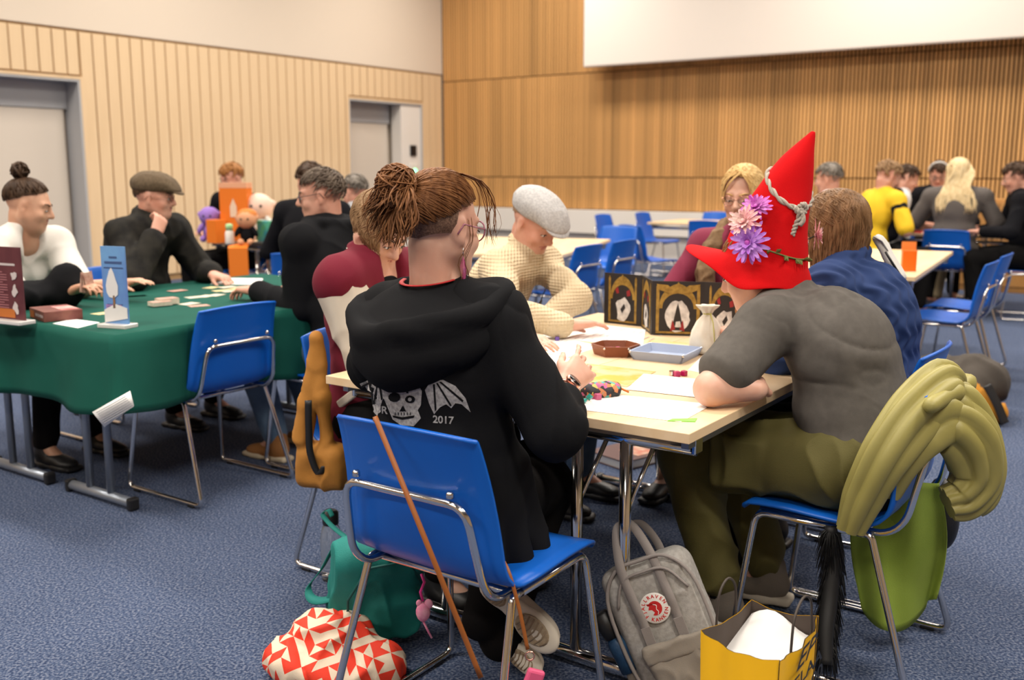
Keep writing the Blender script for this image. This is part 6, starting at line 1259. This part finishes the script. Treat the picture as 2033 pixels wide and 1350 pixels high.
def deco2(pl, w, h_):
    wt = M('pale_print', (.72, .70, .68), .8); ink = M('navy_print', (.05, .09, .22), .8)
    flat(pl, 'title', -w*.16, w*.16, h_*.90, h_*.925, ink); flat(pl, 'title', -w*.36, w*.36, h_*.83, h_*.86, ink); flat(pl, 'subtitle', -w*.40, w*.40, h_*.77, h_*.785, ink)
    m = MB(); m.prism([(x*.55, y*.7) for x, y in ((-.05, -.02), (-.055, .02), (-.04, .06), (-.02, .10), (0, .12), (.02, .09), (.035, .05), (.05, .02), (.045, -.03), (.01, -.05), (-.03, -.045))], (-.01, -.0045, h_*.50), (1, 0, 0), (0, 0, 1), (0, -1, 0), .001); m.build('tree_drawing', wt, pl)
    m = MB(); m.prism([(-.006, -.05), (.006, -.05), (.004, 0), (-.004, 0)], (-.005, -.0045, h_*.42), (1, 0, 0), (0, 0, 1), (0, -1, 0), .001); m.build('trunk_drawing', M('brown_print', (.25, .13, .06), .8), pl)
    m = MB(); m.prism([(-w*.48, 0), (w*.48, .02), (w*.48, .06), (0, .075), (-w*.48, .05)], (0, -.0045, h_*.06), (1, 0, 0), (0, 0, 1), (0, -1, 0), .001); m.build('pale_band', wt, pl); flat(pl, 'violet_band', -w*.4, w*.25, h_*.22, h_*.30, M('violet_print', (.35, .2, .45), .8))
    for i in range(3): flat(pl, 'text_line', -w*.35, w*.3, h_*(.24+.03*i), h_*(.247+.03*i), ink, 2)
stand_sign(10, 640, .26, .29, R(28), 'dark red game sign in clear stand on the green cloth', M('sign_red', (.085, .018, .025), .5, col2=(.12, .03, .035), vs_=12), deco1)
stand_sign(234, 650, .115, .30, R(20), 'pale blue game sign with a white tree in a clear stand', M('sign_blue', (.16, .35, .62), .5, col2=(.10, .19, .50), vs_=5), deco2)
c = at(112, 632, GZ); t = thing('game_box', 'small dark red card game box lying on the green cloth', 'box', tuple(c), HU+.25); m = MB(); m.box((0, 0, .022), (.20, .15, .042), bev=.002); m.build('box', M('box_red', (.13, .03, .028), .5, col2=(.20, .07, .05), vs_=18), t); m = MB(); m.box((.02, .03, .044), (.14, .07, .002)); m.build('lid_print', M('box_top', (.45, .10, .10), .5, col2=(.65, .45, .4), vs_=16), t); m = MB(); m.box((-.06, -.0755, .02), (.05, .001, .028)); m.build('orange_print', MATS['orange_print'], t)
m = MB()
for i in range(9): m.box((-.01+i*.011, -.0755, .022), (.006, .001, .010 if i % 3 else .014))
o = m.build('title_marks', MATS['faded_white'], t); o['kind'] = 'stuff'
t_ = poly_slab('leaflet', [at(x, y, GZ) for x, y in ((105, 643), (145, 634), (198, 641), (155, 652))], .002, m_paper, 'white folded leaflet beside the blue sign', 'paper')
m_cardb = M('card_back', (.42, .20, .16), .6, col2=(.55, .36, .28), vs_=60); m_cardw = M('card_face', (.68, .62, .50), .6, col2=(.55, .50, .38), vs_=60)
poly_slab('paper_sheet', [at(x, y, GZ) for x, y in ((418, 565), (440, 553), (522, 554), (518, 566))], .004, m_paper, 'stack of white paper at the far side of the green cloth', 'paper')
for i, (x, y, kind) in enumerate(((272, 588, 0), (205, 622, 0), (375, 603, 1), (395, 607, 2), (388, 590, 1), (408, 588, 1), (428, 586, 1), (420, 571, 0), (458, 578, 1), (440, 577, 0), (470, 573, 0), (490, 569, 1), (480, 580, 1), (452, 570, 1), (505, 574, 0), (352, 577, 2))):
    poly_slab('playing_card', rect_at(x, y, GZ+.0003*i, .063, .088, HU+random.uniform(-.4, .4)), .0008, m_cardw if kind == 1 else (m_cardb if kind == 2 else M('card_yellow', (.60, .50, .25), .6)), ['small cream and yellow card on the green cloth', 'pale faced playing card on the green cloth', 'red-backed playing card on the green cloth'][kind], 'card', 'cards on the green cloth')
for (x, y, n_, lab) in ((318, 606, 12, 'short red-backed deck of cards beside the taller deck'), (332, 603, 18, 'taller red-backed deck of cards on the green cloth')):
    t = thing('card_deck', lab, 'card deck', tuple(at(x, y, GZ+.0052)), HU+.2, 'card decks'); m = MB(); m.box((0, 0, n_*.0007), (.063, .088, n_*.0014)); m.build('cards', m_cardw, t); m = MB(); m.box((0, 0, n_*.0014+.0006), (.063, .088, .001)); m.build('top_card', m_cardb, t)
w7 = p7['wr'][1]
for i in range(3):
    m = MB(); m.box((0, 0, .0), (.06, .0008, .088)); o = single(m, 'held_card', m_cardb, 'red-backed card held up by the person in white', 'card', tuple(p7['wr'][1]+V*.10+U*(.01+.012*i)+Z*.045), 'held cards'); o.rotation_euler = (0, .2*(i-1), -HV+.4)
S = Sculpt(); q = tg(.25, -.98, GZ); S.ell(q+Z*.055, (.16, .10, .06), rotm(-HV), .03); S.ell(q+np.array((.13, .05, .09)), (.09, .07, .085), None, .04); S.cap(q+np.array((.15, .05, .15)), q+np.array((.10, .05, .06)), .04, .07, .03); S.box(q-Z*.1, (.5, .5, .1), None, .001, .004, 's'); sculpt_thing(S, 'black_coat', m_blackcloth, 'black coat heaped on the green cloth beside the game box', 'coat', .010, folds(.014, 10, 4))
t = thing('notice_sheet', 'printed white sheet hanging from the corner of the green cloth', 'paper', tuple(atd(228, 808, 3.50))); b = np.array(t.location); q = [atd(x, y, 3.50)-b for x, y in ((183, 818), (258, 776), (266, 806), (207, 848))]; m = MB(); m.slab([[q[0], q[1]], [q[3], q[2]]], .002); m.build('sheet', m_paper, t); m = MB()
for i in range(7): v = .12+.11*i; m.add([q[0]+(q[1]-q[0])*u_+(q[3]-q[0])*(v+w_)+np.array((0, -.004, 0)) for u_, w_ in ((.08, 0), (.85, 0), (.85, .04), (.08, .04))], [(0, 1, 2, 3)])
o = m.build('print', MATS['print_grey'], t); o['kind'] = 'stuff'
# ------------------------------------------------------------------ orange table
OT = np.array((-2.75, 8.95, 0))+V*1.25; m_or = M('orange_cloth', (.70, .17, .008), .7); m_orb = M('orange_card', (.72, .17, .01), .5)
def ot(px, py): return at(px, py, .7405)
def orb(name, px, d, z0, w, dp, h_, mat, label, cat, hd=HU): p = ray(px, 345); m = MB(); m.box((0, 0, h_/2), (w, dp, h_), bev=.004); o = single(m, name, mat, label, cat, (p[0]/p[1]*d, d, z0)); o.rotation_euler = (0, 0, -hd); return o
t = thing('table_runner', 'orange cloth runner hanging over the front of the toy table', 'runner', tuple(atd(474, 492, 8.22))); b = np.array(t.location); m = MB(); q0 = atd(474, 486, 8.3)-b; m.slab([[np.array((x, .35, .012)), np.array((x, .0, .012)), np.array((x+.005, -.03, .0)), np.array((x+.01, -.035, -.28))] for x in (-.085, -.03, .03, .075)], .004, smooth=False); m.build('cloth', m_or, t)
r_ = ray(466, 345); t = thing('display_box', 'tall orange display box with a pale candle emblem', 'box', (r_[0]/r_[1]*8.7, 8.7, .741), R(8)); m = MB(); m.box((0, 0, .26), (.25, .12, .50), bev=.004); m.build('box', m_orb, t); m = MB(); m.box((0, 0, .49), (.252, .122, .045)); m.build('pale_band', M('peach', (.70, .35, .2), .6), t); m = MB(); m.prism([(-.03, -.06), (.03, -.06), (.03, .03), (.012, .07), (0, .10), (-.012, .07), (-.03, .03)], (0, -.062, .28), (1, 0, 0), (0, 0, 1), (0, -1, 0), .002); m.build('emblem', M('pale_emblem', (.72, .55, .4), .7), t)
orb('can', 424, 8.6, .741, .12, .12, .20, m_orb, 'small orange carton beside the purple plush', 'box')
r_ = ray(450, 345); t = thing('bottle', 'small white bottle with pale green cap on the toy table', 'bottle', (r_[0]/r_[1]*8.45, 8.45, .741)); m = MB(); m.lathe([(.035, 0), (.038, .01), (.036, .10), (.02, .125)], n=16); m.build('bottle_body', m_white, t); m = MB(); m.lathe([(.03, .12), (.03, .165), (.02, .172)], n=16); m.build('cap', M('mint', (.35, .62, .30), .5), t)
def plush(px, d, s_, hc, bc_, label, hair_=None, z0=.741):
    r = ray(px, 345); t = thing('plush_toy', label, 'toy', (r[0]/r[1]*d, d, z0), 0, 'plush toys'); H = lambda *q: np.array(q)*s_
    S = Sculpt(); S.ell(H(0, 0, .08), np.array((.055, .045, .065))*s_, None, .01); link('body', S.mesh('b', bc_, .010, (0, 0, 0)), t)
    S = Sculpt(); S.ell(H(0, -.005, .185), np.array((.075, .068, .07))*s_, None, .01); S.ell(H(-.07, 0, .2), .02*s_, None, .01); S.ell(H(.07, 0, .2), .02*s_, None, .01); link('head', S.mesh('h', hc, .010, (0, 0, 0)), t)
    for x in (-1, 1):
        m = MB(); m.ball(H(x*.06, -.03, .10), np.array((.02, .02, .045))*s_, 8, rot=rotm(0, 0, -x*.5)); m.build('arm', bc_, t); m = MB(); m.ball(H(x*.035, -.06, .025), np.array((.025, .04, .025))*s_, 8); m.build('foot', hc, t); m = MB(); m.ball(H(x*.025, -.070, .19), .008*s_, 6); m.build('eye', m_black, t)
    if hair_: m = MB(); m.ball(H(0, .01, .21), np.array((.08, .07, .055))*s_, 12); m.build('hair', hair_, t)
plush(486, 8.35, 1.15, M('plush_peach', (.62, .30, .16), .9), m_bk, 'plush doll with orange hair and dark clothes on the toy table', M('plush_orange', (.55, .18, .04), .95)); plush(412, 8.75, 1.2, M('plush_purple', (.28, .16, .50), .9), M('plush_purple2', (.28, .16, .50), .9), 'purple plush creature beside the orange carton'); plush(512, 8.75, 1.65, M('plush_skin', (.75, .52, .42), .8), m_wtop, 'bald pale plush doll behind the teal game box')
orb('game_box', 530, 8.4, .741, .24, .06, .20, M('teal_box', (.04, .30, .38), .5, col2=(.10, .42, .15), vs_=14), 'teal and green game box propped on the toy table', 'box')
orb('board', 520, 8.25, .741, .26, .12, .03, m_black, 'flat black case before the teal game box', 'case')
r_ = ray(558, 345); t = thing('jar', 'orange lidded jar at the end of the toy table', 'jar', (r_[0]/r_[1]*8.3, 8.3, .741)); m = MB(); m.lathe([(.06, 0), (.065, .02), (.065, .16), (.05, .2)], n=16); m.build('jar_body', m_orb, t); m = MB(); m.lathe([(.056, .19), (.056, .23), (.04, .24)], n=16); m.build('lid', m_white, t)
# ------------------------------------------------------------------ far tables
c = at(1803, 538, .7405); t = thing('leaflet_holder', 'bright orange leaflet holder on the bare birch table', 'holder', tuple(c), R(10)); m = MB(); m.box((0, 0, .065), (.085, .05, .13), bev=.004); m.build('pocket', M('orange_plastic', (.80, .14, .005), .35), t); m = MB(); m.box((0, .022, .15), (.085, .006, .06)); m.build('back_plate', M('orange_plastic_light', (.85, .25, .05), .35), t)
CT = np.array((3.40, 9.9, 0))
def on_ct(px, d): r = ray(px, 345); return np.array((r[0]/r[1]*d, d, .741))
t = thing('drink_can', 'blue drink can on the card players table', 'can', tuple(on_ct(1803, 10.2))); m = MB(); m.lathe([(.027, 0), (.033, .008), (.033, .15), (.026, .165)], n=16); m.build('can_body', M('can_blue', (.03, .15, .60), .3, .5), t); m = MB(); m.lathe([(.026, .164), (.024, .167)], n=16); m.build('can_top', m_chrome, t)
orb('card_box', 1822, 10.05, .741, .16, .10, .03, M('box_red2', (.45, .02, .03), .5), 'flat red box on the card players table', 'box'); poly_slab('paper_sheet', [on_ct(1795, 10.25), on_ct(1845, 9.95), on_ct(1858, 10.2), on_ct(1810, 10.5)], .003, m_paper, 'white papers spread on the card players table', 'paper'); poly_slab('paper_sheet', [on_ct(1800, 10.6), on_ct(1825, 10.5), on_ct(1832, 10.65), on_ct(1806, 10.75)], .003, m_paper, 'white paper before the bearded player', 'paper'); poly_slab('paper_sheet', [on_ct(1972, 9.75), on_ct(1995, 9.6), on_ct(2005, 9.8), on_ct(1980, 9.95)], .003, m_paper, 'white paper beside the reaching arm', 'paper')
r_ = ray(1996, 345); t = thing('cabinet', 'orange-brown wooden cabinet standing before the slatted wall', 'cabinet', (r_[0]/r_[1]*11.4, 11.4, 0), HU); m = MB(); m.box((0, 0, .52), (.75, .4, 1.04), bev=.005); m.build('carcass', M('cabinet_wood', (.46, .22, .06), .5, col2=(.52, .26, .08), vs_=3, stretch=(4, 4, .4)), t)
for x in (-.187, .187): m = MB(); m.box((x, -.205, .54), (.36, .018, .94), bev=.003); dd = m.build('door', MATS['cabinet_wood'], t); m = MB(); m.box((x*.25, -.222, .6), (.012, .02, .12)); m.build('handle', m_chrome, dd)
# ------------------------------------------------------------------ print on the hoodie
def project_print():
    me = p1['top'].data; bm = bmesh.new(); bm.from_mesh(me); bvh = BVHTree.FromBMesh(bm); off = Vector(p1['base']); org = Vector((0, 0, CAM_H))
    def hit(px, py, lift):
        r = Vector(ray(px, py)).normalized(); h_ = bvh.ray_cast(org-off, r)
        return None if h_[0] is None else np.array(h_[0]+h_[1]*lift)
    wt = M('faded_print', (.46, .45, .44), .85, col2=(.26, .25, .25), vs_=140); bk_ = m_blackcloth
    def poly(nm, pts, mat, lift, cuts=2):
        b2 = bmesh.new(); vs2 = [b2.verts.new((x, y, 0)) for x, y in pts]; b2.faces.new(vs2); bmesh.ops.triangulate(b2, faces=b2.faces[:]); bmesh.ops.subdivide_edges(b2, edges=b2.edges[:], cuts=cuts, use_grid_fill=True); bmesh.ops.triangulate(b2, faces=b2.faces[:]); b2.verts.index_update()
        V_ = [hit(v.co.x, v.co.y, lift) for v in b2.verts]; F_ = [tuple(v.index for v in f.verts) for f in b2.faces]; b2.free(); add(nm, V_, F_, mat)
    def add(nm, V_, F_, mat):
        if any(v is None for v in V_):
            F_ = [f for f in F_ if all(V_[i] is not None for i in f)]; V_ = [np.zeros(3) if v is None else v for v in V_]
        if F_:
            m = MB(); m.add(V_, F_); o = m.build(nm, mat, p1['top'])
            if nm in ('skull_print', 'mouth_gap', 'wing_print', 'wing_rib', 'lettering'): o['kind'] = 'stuff'
    cx, cy = 800, 800
    q = lambda L_: [(cx+x, cy+y) for x, y in L_]
    poly('skull_print', q([(-36, -46), (-22, -50), (0, -34), (26, -44), (38, -24), (36, 4), (30, 14), (36, 30), (22, 46), (-4, 44), (-20, 32), (-30, 8), (-40, -16)]), wt, .0012, 3)
    for (x, y, r_) in ((-16, -12, 11), (15, -8, 9)): poly('eye_socket', q([(x+r_*math.cos(a)*1.1, y+r_*.85*math.sin(a)) for a in np.linspace(0, 2*PI, 12)[:-1]]), bk_, .0022)
    poly('nose_hole', q([(1, 4), (7, 16), (-6, 16)]), bk_, .0022); poly('mouth_gap', q([(-20, 24), (0, 28), (24, 24), (22, 29), (0, 33), (-18, 28)]), bk_, .0022, 1); poly('crack', q([(-30, -40), (-24, -42), (-18, -26), (-22, -24)]), bk_, .0022); poly('crack', q([(4, -34), (9, -36), (12, -20), (8, -20)]), bk_, .0022); poly('pupil', q([(15+4*math.cos(a), -8+4*math.sin(a)) for a in np.linspace(0, 2*PI, 9)[:-1]]), wt, .003)
    for i in range(6): poly('tooth_gap', q([(-15+i*6, 18), (-13.5+i*6, 18), (-13.5+i*6, 24), (-15+i*6, 24)]), bk_, .0022, 0)
    poly('wing_print', q([(-106, -24), (-92, -36), (-66, -47), (-50, -48), (-40, -32), (-30, -20), (-40, -6), (-50, 26), (-57, 2), (-66, 8), (-76, -6), (-88, 0), (-94, -8)]), wt, .0012, 3)
    for L_ in ([(-104, -24), (-64, -43), (-62, -40), (-100, -20)], [(-50, -44), (-78, -8), (-75, -6), (-47, -42)], [(-50, -44), (-58, 2), (-55, 3), (-47, -42)], [(-48, -44), (-42, -6), (-39, -8), (-45, -44)], [(-52, -44), (-92, -12), (-90, -9), (-49, -41)]): poly('wing_rib', q(L_), bk_, .0022, 1)
    poly('wing_print', q([(44, -26), (56, -44), (80, -46), (104, -34), (124, -10), (134, 18), (116, 2), (104, 0), (96, 10), (86, 2), (74, 8), (62, 22), (52, 0)]), wt, .0012, 3)
    for L_ in ([(60, -38), (64, 16), (67, 12), (64, -38)], [(66, -40), (94, 6), (97, 4), (70, -40)], [(72, -42), (118, -2), (120, -6), (76, -43)]): poly('wing_rib', q(L_), bk_, .0022, 1)
    poly('print_patch', [(843, 738), (868, 710), (880, 727), (848, 748)], wt, .0012)
    for txt, x, y, sz in (('TOUR', 742, 813, 21), ('2017', 880, 834, 21)):
        V_, F_ = text_geo(txt, sz, .5); add('lettering', [hit(x+v[0]*.98, y-v[1]+v[0]*.07, .0015) for v in V_], F_, wt)
    bm.free()
project_print()
